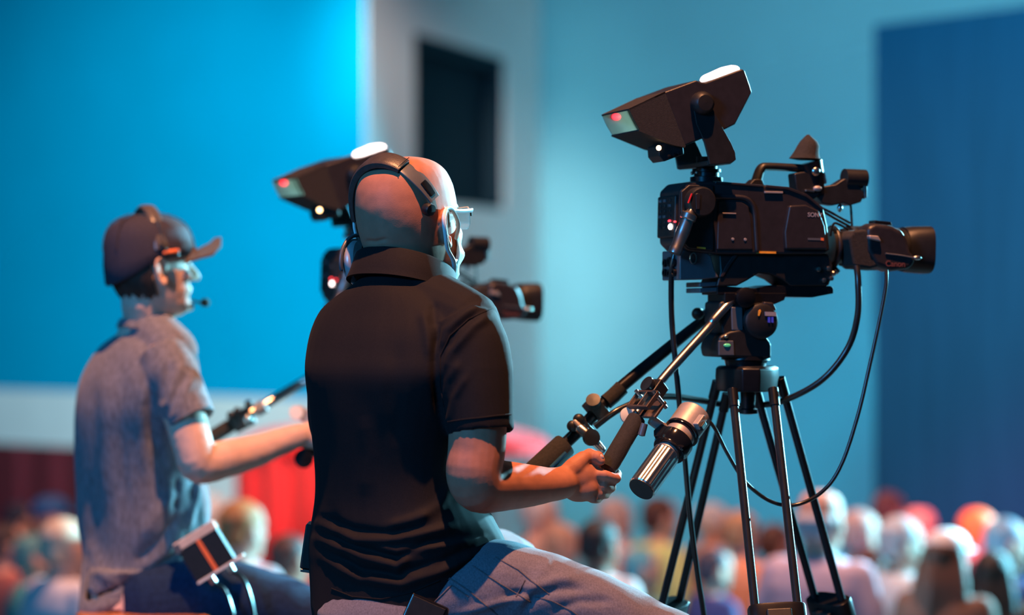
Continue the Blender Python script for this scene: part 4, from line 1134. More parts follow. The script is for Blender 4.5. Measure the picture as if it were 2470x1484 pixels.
# face mask with ear loops
mk = empty('face_mask', H1 @ V(0, .1, -.04), 'white cloth face mask with ear loops on the bald operator', 'face mask')
def msk(th, z, off):
    zs = [row[0] for row in HEAD_T][::-1]
    yf, yb, w = (float(np.interp(z, zs, [row[j] for row in HEAD_T][::-1])) for j in (1, 2, 3))
    yc, ly = (yf + yb) / 2, (yf - yb) / 2
    s, c = math.sin(th), math.cos(th); e = 2 / 2.25
    nose = .024 * math.exp(-(th / .30) ** 2) * math.exp(-((z + .018) / .020) ** 2)
    x = math.copysign(abs(s) ** e, s) * (w + off) * (1 - .10 * max(c, 0) ** 2)
    y = yc + math.copysign(abs(c) ** e, c) * (ly + off) + nose
    return V(x, y, z)
mb = MB(); nu, nv = 40, 18; outer, inner = [], []
for j in range(nv + 1):
    ro, ri = [], []
    for i in range(nu + 1):
        th = math.radians(-74 + 148 * i / nu)
        edge = abs(i / nu * 2 - 1)
        ztop = .004 - .018 * edge ** 2; zbot = -.119 + .028 * edge ** 2
        z = ztop + (zbot - ztop) * j / nv
        pl = .004 * math.sin(j / nv * math.pi * 5) * (1 - edge ** 3) + .006 * math.sin(j / nv * math.pi)
        ro.append(H1 @ msk(th, z, .007 + pl)); ri.append(H1 @ msk(th, z, .0045 + pl))
    outer.append(ro); inner.append(ri)
vs = [p for r_ in outer for p in r_] + [p for r_ in inner for p in r_]
w_ = nu + 1; off_ = w_ * (nv + 1); fs = []
for j in range(nv):
    for i in range(nu):
        a = j * w_ + i
        fs.append((a, a + 1, a + w_ + 1, a + w_)); fs.append((off_ + a, off_ + a + w_, off_ + a + w_ + 1, off_ + a + 1))
for i in range(nu):
    a, b = i, nv * w_ + i
    fs.append((a, off_ + a, off_ + a + 1, a + 1)); fs.append((b, b + 1, off_ + b + 1, off_ + b))
for j in range(nv):
    a, b = j * w_, j * w_ + nu
    fs.append((a, a + w_, off_ + a + w_, off_ + a)); fs.append((b, off_ + b, off_ + b + w_, b + w_))
mb.add(vs, fs).build('mask_cloth', M_CLOTHW, mk, angle=80)
for s in (-1, 1):
    th = math.radians(74) * s
    a, b = msk(th, -.020, .007), msk(th, -.088, .006)
    path = [H1 @ a, H1 @ V(s * .0825, .035, .004), H1 @ V(s * .088, .012, .030), H1 @ V(s * .092, -.012, .034), H1 @ V(s * .098, -.030, .018), H1 @ V(s * .097, -.026, -.012), H1 @ V(s * .088, -.010, -.036), H1 @ V(s * .0785, .020, -.062), H1 @ b]
    MB().tube(path, [.004, .0042, .0042, .0042, .0042, .0042, .0042, .0048, .005], 10, True, smooth=5, flat=.8).build('ear_loop', M_CLOTHW, mk)
    MB().tube([H1 @ V(s * .0785, .020, -.062), H1 @ V(s * .072, .040, -.056), H1 @ msk(th * .9, -.030, .0075)], [.0035, .003, .0035], 8, True, smooth=3).build('ear_loop', M_CLOTHW, mk)

# smartphone in the back pocket, radio pack on the belt
ps = surf(b_j, 1000, 1478) or at(1000, 1478, 4.56)
pc = ps + V(0, -.004, -.045)
ph = empty('smartphone', pc, 'black smartphone sticking out of a back jeans pocket', 'phone')
Rp = Matrix.Rotation(math.radians(24), 3, 'Y') @ Matrix.Rotation(math.radians(-6), 3, 'X')
MB().box(pc, (.074, .010, .150), Rp).build('phone_body', M_GLOSS, ph, bevel=.004, segs=3)
MB().box(pc + Rp @ V(0, -.0052, 0), (.066, .002, .140), Rp).build('phone_glass', M_BLACK, ph, bevel=.0008)
bp = empty('belt_pack', at(752, 1370, 4.80), 'black belt pack at the left hip of the bald operator', 'belt pack')
MB().box(at(752, 1316, 4.80), (.030, .075, .088), Matrix.Rotation(math.radians(8), 3, 'Y')).build('pack_body', M_BLACK, bp, bevel=.003)
MB().box(at(748, 1374, 4.80), (.032, .077, .006), Matrix.Rotation(math.radians(8), 3, 'Y')).build('base_plate', M_STEEL, bp, bevel=.001)
MB().lathe(at(758, 1372, 4.78), (0, 0, -1), [(0, .010), (.03, .009), (.055, .0065), (.06, .003)], 16).build('plug', M_BLACK, bp)
MB().tube([at(758, 1440, 4.78), at(757, 1480, 4.78), at(762, 1560, 4.78), at(800, 1700, 4.85), at(860, 2150, 4.95)], .0035, 8, smooth=4).build('pack_lead', M_CABLE, bp)

# ================================================================== the operator in the cap
PH2 = 52
H2 = head_matrix(366, 655, 5.88, 62, 4, 0, 1.0)
T2 = [(800, 292, 438, 5.91, .072), (830, 245, 465, 5.905, .090), (870, 212, 480, 5.90, .104), (920, 188, 486, 5.90, .116), (980, 180, 478, 5.905, .122), (1050, 178, 465, 5.922, .122), (1130, 176, 468, 5.940, .122), (1200, 178, 485, 5.954, .126), (1270, 184, 496, 5.958, .132), (1330, 200, 490, 5.955, .136), (1380, 203, 470, 5.945, .140)]
arm2 = [at(400, 870, 5.78), at(425, 940, 5.755), at(450, 1020, 5.735), at(468, 1085, 5.725), at(482, 1120, 5.73), at(540, 1108, 5.77), at(610, 1090, 5.82), at(680, 1064, 5.86), at(722, 1050, 5.88)]
arm2r = [.052, .052, .050, .048, .0475, .046, .041, .033, .029]
hip2, knee2, ank2 = at(360, 1450, 5.84), at(860, 1500, 5.95), at(760, 1950, 6.0)
hip2b, knee2b, ank2b = at(310, 1450, 6.02), at(690, 1480, 6.30), at(660, 1950, 6.25)
bd = MB()
bd.loft(head_shell(H2)); face(bd, H2); ear(bd, H2, 1); ear(bd, H2, -1)
bd.tube([H2 @ V(0, -.016, -.02), H2 @ V(0, -.022, -.075), at(358, 765, 5.89), at(350, 830, 5.90)], [.060, .058, .062, .075], 24, True, smooth=3)
bd.loft([sil(y, xl + 10, xr - 10, Y, b - .012, PH2) for y, xl, xr, Y, b in T2] + [sil(1460, 220, 450, 5.9, .12, PH2)])
bd.tube(arm2, arm2r, 22, True, smooth=4)
bd.tube([at(300, 900, 6.00), at(300, 1000, 6.06), at(335, 1110, 6.12), at(430, 1112, 6.14), at(530, 1105, 6.10)], [.050, .048, .045, .038, .029], 18, True, smooth=4)
bd.ellipsoid(at(545, 1100, 6.10), (.036, .026, .03))
for hip, knee, ank in ((hip2, knee2, ank2), (hip2b, knee2b, ank2b)):
    bd.tube([hip, (hip + knee) / 2, knee, knee + (ank - knee) * .4, ank], [.080, .068, .052, .048, .036], 18, True, smooth=3)
bd.tube([at(715, 1052, 5.875), at(740, 1050, 5.885), at(765, 1052, 5.895), at(785, 1058, 5.90)], [.029, .033, .034, .028], 18, True, smooth=3, flat=.6, up=(0, 0, 1))
for k in range(4):
    finger(bd, [at(782 - 2 * k, 1040 + 12 * k, 5.895), at(806 - 3 * k, 1044 + 12 * k, 5.885), at(820 - 4 * k, 1054 + 11 * k, 5.90), at(812 - 4 * k, 1060 + 10 * k, 5.93), at(796 - 4 * k, 1058 + 10 * k, 5.935)], .0095, .0075)
finger(bd, [at(748, 1034, 5.89), at(772, 1022, 5.905), at(795, 1024, 5.91), at(810, 1032, 5.91)], .012, .009)
me = fuse_mesh(bd, 0.0042, 3)
crumple(me, .0008, 55, 9)
base2 = V(at(340, 1400, 5.9).x, 5.9, 0.30)
MAN2 = place('person', me, M_SKIN_L, None, base2)
tag(MAN2, 'younger camera operator in a cap and grey t-shirt reaching for his pan bar', 'person')
eyes(MAN2, H2)
# t-shirt
sh = MB()
rings = [sil(y, xl, xr, Y, b, PH2) for y, xl, xr, Y, b in T2]
rings += [sil(1420, 203, 460, 5.90, .152, PH2, tilt=.25), sil(1440, 208, 454, 5.90, .152, PH2, tilt=.35), sil(1440, 214, 448, 5.90, .145, PH2, tilt=.35), sil(1415, 218, 446, 5.90, .142, PH2, tilt=.3), sil(1370, 222, 440, 5.89, .12, PH2)]
sh.loft(smooth_rings(rings[:11]) + rings[11:])
sleeve(sh, [at(392, 850, 5.79), at(412, 900, 5.768), at(436, 960, 5.748), at(466, 1018, 5.728)], [.060, .066, .064, .058])
sleeve(sh, [at(302, 870, 6.00), at(296, 940, 6.05), at(306, 1010, 6.08)], [.054, .060, .057])
sh.tube([at(370, 800, 5.87), at(415, 850, 5.81)], [.06, .062], 18, True)
sh.ellipsoid(at(475, 1235, 5.90), (.035, .06, .10))
me = fuse_mesh(sh, 0.005, 4)
folds(me, [([(415, 870), (395, 930), (385, 980)], -.008, 11), ([(440, 870), (410, 930), (395, 1000)], .006, 11), ([(470, 900), (440, 960), (410, 1020)], .005, 10), ([(455, 900), (425, 950), (400, 1010)], -.005, 8),
           ([(380, 900), (360, 980), (370, 1060), (400, 1130)], -.007, 13), ([(350, 900), (340, 1020), (350, 1150)], .005, 15), ([(300, 880), (290, 1050), (300, 1250)], -.005, 16), ([(260, 880), (255, 1050), (262, 1250)], .005, 16), ([(225, 900), (222, 1080), (228, 1280)], -.004, 14),
           ([(330, 1385), (400, 1330), (440, 1280)], .008, 12), ([(345, 1400), (420, 1350), (460, 1320)], .008, 11), ([(320, 1360), (390, 1300), (430, 1240)], -.007, 12), ([(340, 1300), (390, 1230), (430, 1180)], .006, 14), ([(480, 1160), (470, 1220), (450, 1280)], .008, 10), ([(215, 1300), (240, 1380), (300, 1430)], .005, 14), ([(430, 1150), (420, 1230)], -.006, 10)], 6.0)
crumple(me, .004, 12, 4, (1, 1, .45))
b_t = bvh_of(me)
TEE = place('t_shirt', me, M_TEE, MAN2); TEE['label'] = 'grey short sleeved t-shirt'
seam('sleeve_hem', b_t, [(395, 1035), (430, 1012), (470, 990), (515, 975)], .0018, M_TEE, TEE)
seam('shirt_hem', b_t, [(215, 1418), (260, 1436), (330, 1432), (400, 1405)], .0018, M_TEE, TEE)
r, f = axes(56)
c = at(354, 796, 5.885)
MB().loft([oval(c + V(0, 0, -.012), r, f, .070, .066, 40, 2.2, -.32), oval(c + V(0, 0, .003), r, f, .0655, .062, 40, 2.2, -.36), oval(c + V(0, 0, .004), r, f, .0685, .065, 40, 2.2, -.36), oval(c + V(0, 0, -.012), r, f, .075, .071, 40, 2.2, -.32)], cap=False, closed=True).build('neck_rib', M_TEE, TEE, angle=70)
# dark jeans
jn = MB()
jn.loft([sil(1380, 225, 440, 5.93, .11, PH2), sil(1440, 218, 450, 5.93, .130, PH2), sil(1500, 215, 450, 5.93, .135, PH2), sil(1540, 240, 400, 5.93, .1, PH2)])
jn.tube([at(380, 1452, 5.84), at(520, 1440, 5.85), at(640, 1462, 5.88), at(760, 1500, 5.92), knee2 + V(0, 0, -.03), knee2 + (ank2 - knee2) * .35, knee2 + (ank2 - knee2) * .92], [.098, .096, .086, .078, .066, .060, .050], 26, True, smooth=5)
jn.tube([hip2b, (hip2b + knee2b) / 2, knee2b, knee2b + (ank2b - knee2b) * .35, knee2b + (ank2b - knee2b) * .92], [.095, .082, .066, .060, .050], 22, True, smooth=5)
me = fuse_mesh(jn, 0.0055, 4); crumple(me, .004, 14, 8)
JEANS2 = place('jeans', me, M_JEAN2, MAN2); JEANS2['label'] = 'dark blue jeans'
shoe(MAN2, ank2, V(0.9, 0.4, 0).normalized()); shoe(MAN2, ank2b, V(0.8, 0.6, 0).normalized())
# hair at the nape, cap
hr = MB(); rings = []
for row in [(.050, 0), (.020, .002), (-.015, .003), (-.045, .002), (-.062, -.002)]:
    z, o_ = row; ring = []
    zs = [q[0] for q in HEAD_T][::-1]
    yf, yb, w = (float(np.interp(z, zs, [q[j] for q in HEAD_T][::-1])) for j in (1, 2, 3))
    for k in range(25):
        th = math.radians(105 + 150 * k / 24)
        ring.append(H2 @ V(math.sin(th) * (w + .006 + o_), (yf + yb) / 2 + math.cos(th) * ((yf - yb) / 2 + .006 + o_), z + .006 * math.sin(k * 2.1)))
    for k in range(24, -1, -1):
        th = math.radians(105 + 150 * k / 24)
        ring.append(H2 @ V(math.sin(th) * (w - .012), (yf + yb) / 2 + math.cos(th) * ((yf - yb) / 2 - .012), z))
    rings.append(ring)
hr.loft(rings).build('hair', M_HAIRD, MAN2)
cp = MB(); rings = []
for z, o_, tz in [(.024, .010, 0), (.026, .013, 0), (.045, .014, 0), (.070, .014, 0), (.092, .0135, 0), (.110, .013, 0), (.122, .012, 0), (.129, .010, 0)]:
    zs = [q[0] for q in HEAD_T][::-1]
    yf, yb, w = (float(np.interp(z, zs, [q[j] for q in HEAD_T][::-1])) for j in (1, 2, 3))
    ring = []
    for k in range(48):
        th = k * math.tau / 48
        zz = z + .010 - (.062 * max(-math.cos(th), 0) * max(0, (.075 - z) / .05))
        ring.append(H2 @ V(math.sin(th) * (w + o_), (yf + yb) / 2 + math.cos(th) * ((yf - yb) / 2 + o_), zz))
    rings.append(ring)
CAP = cp.loft(rings).build('baseball_cap', M_CAP, MAN2, angle=70, label='dark navy baseball cap')
br = MB(); top, bot = [], []
pr = [(-.078, .055), (-.070, .100), (-.066, .135), (-.048, .165), (-.02, .178), (.02, .178), (.048, .165), (.066, .135), (.070, .100), (.078, .055), (.05, .088), (.02, .100), (-.02, .100), (-.05, .088)]
zz = lambda x, y: .080 - 10.5 * x * x - .02 * (y - .09)
br.loft([[H2 @ V(x, y, zz(x, y) - .006) for x, y in pr], [H2 @ V(x, y, zz(x, y)) for x, y in pr]])
br.build('brim', M_BRIM, CAP, bevel=.0015)
MB().ellipsoid(H2 @ V(0, -.006, .143), (.008, .008, .004)).build('button', M_CAP, CAP)
for k in range(6):
    th = k * math.tau / 6 + .5
    pts = []
    for z in (.05, .075, .1, .12, .134):
        zs = [q[0] for q in HEAD_T][::-1]
        yf, yb, w = (float(np.interp(z - .005, zs, [q[j] for q in HEAD_T][::-1])) for j in (1, 2, 3))
        pts.append(H2 @ V(math.sin(th) * (w + .0145), (yf + yb) / 2 + math.cos(th) * ((yf - yb) / 2 + .0145), z + .008))
    MB().tube(pts, .0016, 6, smooth=3).build('panel_seam', M_CAP, CAP)
# intercom headset
hs = empty('headset', H2 @ V(0, 0, .14), 'single-ear intercom headset with boom microphone over the cap', 'headset')
rings = []
for k in range(25):
    a = math.radians(-72 + 146 * k / 24)
    p = V(.097 * math.sin(a), -.004, .012 + .146 * math.cos(a)); o_ = V(math.sin(a), 0, math.cos(a))
    rings.append([H2 @ (p + V(0, .017 * math.cos(t), 0) + o_ * (.005 * math.sin(t))) for t in [q * math.tau / 12 for q in range(12)]])
MB().loft(rings).build('headband', mat('headset_band', (0.10, 0.085, 0.08), 0.3, var=0.1), hs)
MB().tube([H2 @ V(.095, -.004, .062), H2 @ V(.098, .004, .040), H2 @ V(.098, .03, .036)], [.008, .010, .008], 12, True).build('temple_pad', M_BLACK, hs)
MB().tube([H2 @ V(.102, .0, .043), H2 @ V(.101, .032, .046)], .0055, 10, True).build('clip', M_ORANGE, hs)
MB().lathe(H2 @ V(-.080, -.004, .004), H2.to_3x3() @ V(-1, 0, 0), [(-.004, .036), (.012, .038), (.022, .032), (.024, 0)], 28).build('ear_cup', M_BLACK, hs)
MB().tube([H2 @ V(-.098, .01, -.01), H2 @ V(-.085, .085, -.06), H2 @ V(-.05, .125, -.082), H2 @ V(-.01, .135, -.086)], .003, 8, smooth=5).build('boom', M_BLACK, hs)
MB().ellipsoid(H2 @ V(.0, .132, -.085), (.012, .018, .011)).build('boom_microphone', M_FOAM, hs)
# belt pack with two leads
Rk = Matrix.Rotation(math.radians(-36), 3, 'Y') 
bc = at(500, 1338, 5.735)
b2 = empty('intercom_pack', bc, 'black intercom belt pack with orange stripe on the capped operator', 'belt pack')
MB().box(bc, (.105, .036, .085), Matrix.Rotation(math.radians(-32), 3, 'Y')).build('pack_body', M_BLACK, b2, bevel=.002)
Rq = Matrix.Rotation(math.radians(-32), 3, 'Y')
q = lambda x, y, z: bc + Rq @ V(x, y, z)
MB().box(q(0, 0, .052), (.110, .040, .022), Rq).build('top_cap', mat('cream_plastic', (0.62, 0.50, 0.42), 0.5), b2, bevel=.002)
MB().box(q(-.05, 0, .048), (.016, .042, .022), Rq).build('side_switch', M_SILVERP, b2, bevel=.001)
MB().box(q(.002, -.0185, 0), (.010, .003, .083), Rq).build('stripe', M_ORANGE, b2, label='orange stripe')
MB().box(q(.01, 0, -.046), (.125, .046, .006), Rq).build('flange', M_WHITE, b2, bevel=.001)
for x in (-.022, .030):
    MB().tube([q(x, 0, -.045), q(x, 0, -.066)], .008, 12).build('plug', M_STEEL, b2)
    e = q(x, 0, -.066)
    MB().tube([e, q(x + .012, 0, -.10), e + V(.05, -.0, -.10), e + V(.06, .0, -.22), e + V(.10, .1, -.45), e + V(.12, .15, -.80)], .0042, 8, smooth=5).build('pack_lead', M_CABLE, b2)

# ------------------------------------------------------------------ stools
def stool(px, Y, ztop, label, r=.165):
    c = V((px - CX) / F * Y, Y, 0)
    st = empty('bar_stool', c, label, 'stool', 'stools of the camera operators')
    MB().lathe(c + V(0, 0, ztop), (0, 0, -1), [(0, 0), (0, r * .96), (.006, r), (.026, r), (.034, r * .94), (.034, 0)], 48).build('seat', M_WOOD, st)
    for k in range(4):
        a = math.radians(45 + 90 * k)
        d = V(math.cos(a), math.sin(a), 0)
        MB().tube([c + d * (r * .72) + V(0, 0, ztop - .03), c + d * (r * 1.12)], .014, 12).build('leg', M_BLACKM, st)
    for z, q in ((.28, 1.0), (.52, .88)):
        MB().tube([c + V(math.cos(a), math.sin(a), 0) * (r * q) + V(0, 0, z) for a in [k * math.tau / 36 for k in range(37)]], .009, 8).build('foot_ring', M_BLACKM, st)
    return st
z2 = EYE - (1474 - CY) / F * 5.72
stool(358, 5.82, z2 - .012, 'wooden topped stool under the capped operator', .172)
stool(985, 4.72, EYE - (1560 - CY) / F * 4.72, 'stool under the bald operator, below the frame', .165)
# ------------------------------------------------------------------ second camera set (same makes, turned its own way, farther left)
FR2 = Frame(946, 800, 6.15, 28.0, -1.5)
D2 = FR2.M @ FR.M.inverted()
CAM2 = copy_tree(CAM1, None, D2 @ WM[CAM1])
CAM2['label'] = 'black broadcast camera farther back, behind the bald operator'
for ch in CAM2.children:
    if ch.name.startswith('viewfinder'):
        piv = FR.I @ (FR.M @ P(1700, 400))
        ch.matrix_basis = Matrix.Translation(V(-.012, 0, .022)) @ Matrix.Translation(piv) @ Matrix.Rotation(math.radians(1), 4, 'Y') @ Matrix.Translation(-piv)
old = [c for c in HEAD1.children if c.name.startswith('pan_bar')]
for c in old: c.parent = None
HEAD2 = copy_tree(HEAD1, None, D2 @ WM[HEAD1])
for c in old:
    c.parent = HEAD1; c.matrix_parent_inverse = Matrix.Identity(4); c.matrix_basis = WM[HEAD1].inverted() @ WM[c]
HEAD2['label'] = 'black fluid head of the farther camera, behind the bald operator'
rootp = D2 @ WM[TRI1].translation
TRI2 = copy_tree(TRI1, None, Matrix.Translation(V(rootp.x, rootp.y, 0)) @ Matrix.Diagonal((1, 1, (EYE - (800 - CY) / F * 6.15 - .19) / (EYE - (690 - CY) / F * 5.0 - .17), 1)))
TRI2['label'] = 'black tripod of the farther camera, behind the bald operator'
j2 = D2 @ WM[HEAD1].inverted()
s0 = D2 @ FR.M.inverted()
start = D2 @ at(1790, 712, 4.955)
nb2 = [start, start + V(-.10, -.05, -.04), at(800, 990, 5.98), at(740, 1062, 5.93)]
bar = pan_bar(HEAD2, nb2, .0092, (at(790, 1000, 5.975), at(742, 1098, 5.915)), .0185)
MB().lathe(at(738, 1104, 5.905), at(730, 1108, 5.86) - at(738, 1104, 5.905), [(0, .020), (.03, .024), (.034, 0)], 24).build('end_ball', M_GLOSS, bar)
MB().lathe(at(714, 996, 5.93), (0.2, -1, 0.2), [(0, .0175), (.006, .0175), (.007, 0)], 24).build('thumb_wheel', M_WHITE, bar)
MB().box(at(735, 1002, 5.95), (.05, .03, .03), Matrix.Rotation(.5, 3, 'Y')).build('bracket', M_TITAN, bar, bevel=.002)
start = D2 @ at(1745, 745, 5.06)
bar = pan_bar(HEAD2, [start, start + V(-.1, -.04, -.04), at(742, 916, 6.28), at(600, 1000, 6.22), at(520, 1050, 6.18)], [.010, .0115, .0125, .0125, .0125], (at(560, 1024, 6.20), at(490, 1068, 6.17)), .0185)
MB().box(at(585, 1012, 6.20), (.055, .04, .05), Matrix.Rotation(-.5, 3, 'Y')).build('clamp', M_BLACK, bar, bevel=.003)
for x, y in ((557, 1002), (573, 992), (600, 975)):
    MB().ellipsoid(at(x, y, 6.17), (.011, .010, .011)).build('clamp_knob', M_BLACK, bar)
MB().tube([at(640, 978, 6.2), at(618, 992, 6.2)], .017, 12).build('bar_sleeve', M_TITAN, bar)
MB().ellipsoid(at(597, 1012, 6.16), (.010, .008, .012)).build('clamp_bolt', M_STEEL, bar)

# ------------------------------------------------------------------ cables
def cable(pts, r, label, m=M_CABLE):
    path = [at(*p) for p in pts]
    mb = MB().tube(path, r, 10, smooth=8)
    o = mb.build('cable', m, None, base=path[-1])
    return tag(o, label, 'cable', 'camera cables')
cable([(1627, 612, 4.93), (1622, 640, 4.93), (1619, 690, 4.94), (1621, 780, 4.95), (1630, 880, 4.95), (1640, 985, 4.96), (1650, 1080, 4.97), (1664, 1240, 5.00), (1683, 1390, 5.05), (1700, 1500, 5.10), (1735, 1800, 5.25), (1760, 2355, 5.27)], .0058, 'black cable dropping from the silver connector down past the tripod legs')
cable([(2066, 642, 4.98), (2070, 680, 4.97), (2069, 760, 4.97), (2045, 840, 4.98), (1985, 915, 4.99), (1900, 963, 5.03), (1830, 978, 5.10), (1760, 978, 5.12), (1690, 966, 5.08), (1620, 957, 5.02), (1560, 962, 4.97), (1500, 985, 4.94), (1470, 1003, 4.93), (1435, 1030, 4.93)], .0068, 'thick black cable looping from the lens to the far pan bar')
cable([(2138, 652, 4.95), (2137, 690, 4.94), (2122, 770, 4.93), (2098, 880, 4.92), (2070, 1000, 4.91), (2030, 1120, 4.90), (1985, 1185, 4.90), (1920, 1218, 4.90), (1860, 1210, 4.89), (1800, 1165, 4.885), (1755, 1095, 4.88), (1725, 1035, 4.88), (1706, 1014, 4.88), (1690, 1010, 4.88)], .0040, 'thin black cable looping from the lens to the zoom controller')

# ------------------------------------------------------------------ audience, standing on the sloping floor
STAND = MB()
HM = Matrix.Translation(V(0, .01, 1.572))
STAND.loft(head_shell(HM, 28, sub=2)); face(STAND, HM)
for s in (-1, 1): ear(STAND, HM, s)
STAND.tube([V(0, 0, 1.55), V(0, -.01, 1.49), V(0, -.015, 1.42)], [.056, .056, .07], 16, True)
XR, YF = V(1, 0, 0), V(0, 1, 0)
def torso(mb, g):
    mb.loft([oval(V(0, -.01, z), XR, YF, a + g, b + g, 24) for z, a, b in ((1.455, .07, .06), (1.43, .13, .075), (1.40, .175, .09), (1.34, .195, .11), (1.22, .185, .12), (1.08, .165, .115), (.96, .170, .12), (.88, .175, .125))])
torso(STAND, -.01)
for s in (-1, 1):
    STAND.tube([V(s * .185, -.01, 1.375), V(s * .235, -.02, 1.12), V(s * .245, .0, 1.06), V(s * .235, .07, .83)], [.05, .043, .04, .03], 14, True, smooth=3)
    STAND.tube([V(s * .235, .07, .83), V(s * .23, .09, .77)], [.028, .03], 12, True)
    for k in range(4): STAND.tube([V(s * .23, .06 + .02 * k, .76), V(s * .222, .066 + .02 * k, .70), V(s * .21, .07 + .02 * k, .675)], .009, 8, True)
    STAND.tube([V(s * .225, .10, .80), V(s * .21, .125, .755), V(s * .20, .13, .72)], .010, 8, True)
    STAND.tube([V(s * .09, 0, .90), V(s * .10, .01, .50), V(s * .10, -.01, .08)], [.085, .055, .04], 14, True, smooth=3)
    STAND.tube([V(s * .10, -.04, .04), V(s * .11, .13, .035)], [.04, .035], 12, True)
ME_BODY = fuse_mesh(STAND, .010, 3)
def clothes(kind):
    mb = MB()
    if kind == 'top':
        torso(mb, .012)
        for s in (-1, 1): mb.tube([V(s * .17, -.01, 1.385), V(s * .215, -.018, 1.25), V(s * .235, -.02, 1.12)], [.066, .062, .056], 14, True, smooth=3)
    elif kind == 'long':
        torso(mb, .014)
        for s in (-1, 1): mb.tube([V(s * .17, -.01, 1.385), V(s * .235, -.02, 1.12), V(s * .245, .0, 1.06), V(s * .235, .07, .85)], [.066, .056, .052, .042], 14, True, smooth=3)
    else:
        mb.loft([oval(V(0, -.01, z), XR, YF, a, b, 24) for z, a, b in ((.99, .172, .122), (.88, .188, .138), (.80, .185, .135), (.76, .16, .11))])
        for s in (-1, 1): mb.tube([V(s * .09, 0, .86), V(s * .10, .01, .50), V(s * .10, -.01, .09)], [.098, .072, .062], 14, True, smooth=3)
    return fuse_mesh(mb, .012, 3)
ME_TOP, ME_LONG, ME_TRO = clothes('top'), clothes('long'), clothes('trousers')
def hair_mesh(kind):
    mb = MB()
    for i, ring in enumerate([0]): pass
    if kind == 'short':
        mb.ellipsoid(HM @ V(0, -.018, .050), (.088, .103, .092)); mb.ellipsoid(HM @ V(0, -.055, -.005), (.078, .062, .055))
    elif kind == 'long':
        mb.ellipsoid(HM @ V(0, -.016, .046), (.093, .108, .098))
        for x in (-.07, -.035, 0, .035, .07):
            mb.tube([HM @ V(x * .9, -.075 + abs(x) * .5, .04), HM @ V(x * 1.25, -.105 + abs(x) * .7, -.08), HM @ V(x * 1.4, -.11 + abs(x) * .6, -.20), HM @ V(x * 1.2, -.11 + abs(x) * .5, -.29)], [.036, .042, .040, .022], 12, True, smooth=4)
    elif kind == 'fringe':
        mb.ellipsoid(HM @ V(0, -.040, .020), (.084, .080, .048)); mb.ellipsoid(HM @ V(0, -.062, -.015), (.074, .050, .040))
    elif kind == 'cap':
        mb.ellipsoid(HM @ V(0, -.006, .066), (.092, .112, .080))
        mb.loft([[HM @ V(.075 * math.sin(t), .075 + .105 * math.cos(t), zq) for t in [k * math.tau / 24 for k in range(24)]] for zq in (.044, .054)])
    return fuse_mesh(mb, .008, 2)
HAIRM = {k: hair_mesh(k) for k in ('short', 'long', 'fringe', 'cap')}
for m_ in [ME_BODY, ME_TOP, ME_LONG, ME_TRO] + list(HAIRM.values()):
    m_.shade_smooth(); m_.materials.clear(); m_.materials.append(None)
def shared(name, me, m, parent, M):
    o = bpy.data.objects.new(name, me)
    link(o, parent, M)
    o.material_slots[0].link = 'OBJECT'
    o.material_slots[0].material = m
    return o
CN = {}
def cm(kind, c):
    k = kind + str(c)
    return mat(k, c, .8 if kind == 'cloth_' else .6, var=.12, scale=40)
SKA, SKB, SKC = (.75, .42, .31), (.55, .29, .20), (.30, .15, .10)
WHT, BLK, NVY = (.72, .70, .72), (.012, .012, .015), (.02, .035, .09)
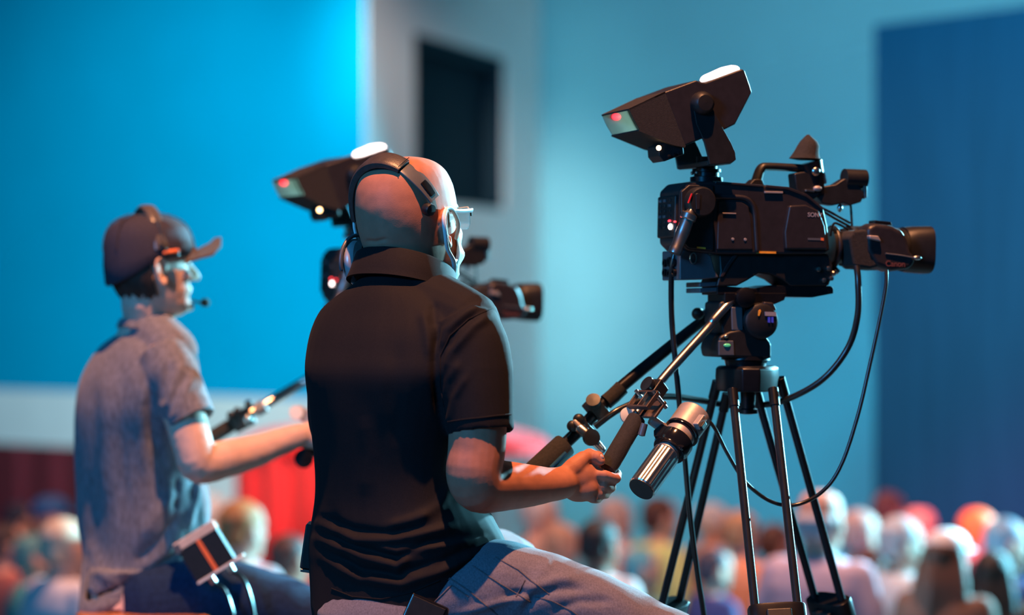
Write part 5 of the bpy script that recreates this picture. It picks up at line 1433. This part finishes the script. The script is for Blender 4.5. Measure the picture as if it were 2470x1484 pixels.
CROWD = [ # px, top py, Y, facing, hair kind, hair colour, skin, top colour, long sleeves, label
    (14, 1262, 12.05, 60, 'short', (.05, .03, .03), SKA, (.45, .14, .12), 0, 'dark haired person in a rust red shirt at the left edge'),
    (44, 1214, 15.01, 50, 'short', (.01, .02, .05), SKB, NVY, 1, 'person with near black hair and navy top, far left'),
    (120, 1198, 13.18, 55, 'cap', (.01, .10, .30), SKB, (.03, .10, .22), 1, 'person in a blue cap and blue top, far left'),
    (80, 1288, 11.14, 70, 'short', (.10, .30, .30), SKA, (.10, .42, .38), 0, 'person in a teal top, left of the grey t-shirt'),
    (152, 1250, 9.71, 48, 'short', (.72, .56, .40), SKA, WHT, 0, 'fair haired person in a white shirt, beside the capped operator'),
    (506, 1192, 15.42, 55, 'short', (.55, .55, .55), SKA, (.45, .50, .55), 0, 'pale person just behind the intercom pack'),
    (582, 1206, 9.91, 42, 'short', (.42, .20, .07), SKA, (.62, .66, .74), 0, 'person with light brown hair in a pale shirt, before the red tent'),
    (697, 1288, 10.52, 40, 'short', (.07, .03, .03), SKB, (.60, .42, .44), 0, 'dark haired person in a dusty pink top, left of the black polo'),
    (1300, 1188, 13.9, 70, 'short', (.62, .58, .55), SKA, (.60, .42, .34), 0, 'grey haired person in a peach top, below the right forearm'),
    (1352, 1262, 12.77, 66, 'short', (.50, .30, .20), SKA, (.45, .58, .66), 0, 'light haired person in a pale blue top, above the denim thigh'),
    (1482, 1202, 13.99, 58, 'short', (.50, .40, .36), SKA, (.70, .48, .50), 0, 'balding person in a pink top, under the gripping hand'),
    (1443, 1252, 10.52, 38, 'short', (.014, .012, .014), SKC, WHT, 0, 'dark haired person in a white shirt, under the gripping hand'),
    (1590, 1198, 13.38, 60, 'short', (.08, .03, .02), SKA, (.62, .78, .30), 0, 'brown haired person in a lime green top'),
    (1546, 1322, 11.75, 74, 'short', (.10, .40, .50), SKA, (.03, .10, .10), 1, 'person with a cyan lit face in a dark top'),  # cyan stage light on the head put into the hair colour
    (1718, 1214, 14.2, 64, 'short', (.60, .60, .60), SKA, (.55, .40, .34), 0, 'white haired person between the left tripod legs'),
    (1786, 1232, 12.16, 46, 'short', (.50, .28, .14), SKA, (.85, .36, .20), 0, 'ginger haired person in an orange top between the tripod legs'),
    (1722, 1322, 11.34, 66, 'short', (.06, .05, .08), SKA, (.04, .06, .22), 0, 'person in a navy top low between the tripod legs'),
    (1868, 1262, 12.77, 52, 'short', (.10, .05, .04), SKB, (.50, .30, .24), 0, 'brown haired person left of the white haired man'),
    (1978, 1178, 9.3, 36, 'fringe', (.70, .66, .68), SKA, (.62, .54, .70), 0, 'balding white haired man in a lavender shirt behind the tripod'),
    (2072, 1230, 11.65, 56, 'short', (.55, .42, .38), SKA, (.55, .25, .52), 0, 'person in a purple top right of the white haired man'),
    (2142, 1186, 14.3, 50, 'short', (.12, .05, .05), SKB, (.20, .14, .16), 1, 'distant dark haired person in front of the wall corner'),
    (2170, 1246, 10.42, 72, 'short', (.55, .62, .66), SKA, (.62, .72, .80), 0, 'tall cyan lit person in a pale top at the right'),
    (2216, 1222, 13.3, 54, 'fringe', (.45, .22, .16), SKA, (.30, .14, .14), 1, 'distant balding person against the dark wall'),
    (2105, 1322, 11.03, 44, 'long', (.10, .03, .02), SKB, (.42, .10, .18), 1, 'person with dark red hair in a crimson top'),
    (2358, 1228, 12.1, 60, 'short', (.75, .26, .05), SKA, (.10, .06, .07), 1, 'ginger haired person in black against the dark wall'),
    (2425, 1250, 10.9, 76, 'short', (.20, .45, .60), SKA, BLK, 1, 'blue lit person in black near the right edge'),  # hair colour carries the blue stage light
    (2282, 1280, 9.4, 40, 'cap', WHT, SKA, (.16, .08, .05), 1, 'person in a white cap with long brown hair at lower right'),
    (2395, 1328, 9.91, 30, 'long', (.014, .012, .016), SKB, BLK, 1, 'black haired person in black at the lower right'),
    (2462, 1400, 10.32, 70, 'cap', (.04, .20, .60), SKA, (.30, .26, .28), 0, 'blue lit person at the bottom right corner, light coloured into the cap'),  # cap stands for blue light on the head, painted as its colour
]
for i, (px, py, Y, fc, hk, hc, sk, tc_, lg, lab) in enumerate(CROWD):
    zf = zfloor(Y); ztop = EYE - (py - CY) / F * Y
    s = (ztop - zf) / 1.71
    M = Matrix.Translation(V((px - CX) / F * Y, Y, zf)) @ Matrix.Rotation(-math.radians(fc), 4, 'Z') @ Matrix.Scale(s, 4)
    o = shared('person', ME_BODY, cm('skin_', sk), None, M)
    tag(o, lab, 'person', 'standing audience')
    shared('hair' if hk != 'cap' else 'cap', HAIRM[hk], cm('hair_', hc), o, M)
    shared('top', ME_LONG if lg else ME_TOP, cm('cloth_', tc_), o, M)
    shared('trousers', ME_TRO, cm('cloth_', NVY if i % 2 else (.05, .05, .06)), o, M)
    if 'long brown hair' in lab: shared('hair', HAIRM['long'], cm('hair_', (.12, .05, .025)), o, M)
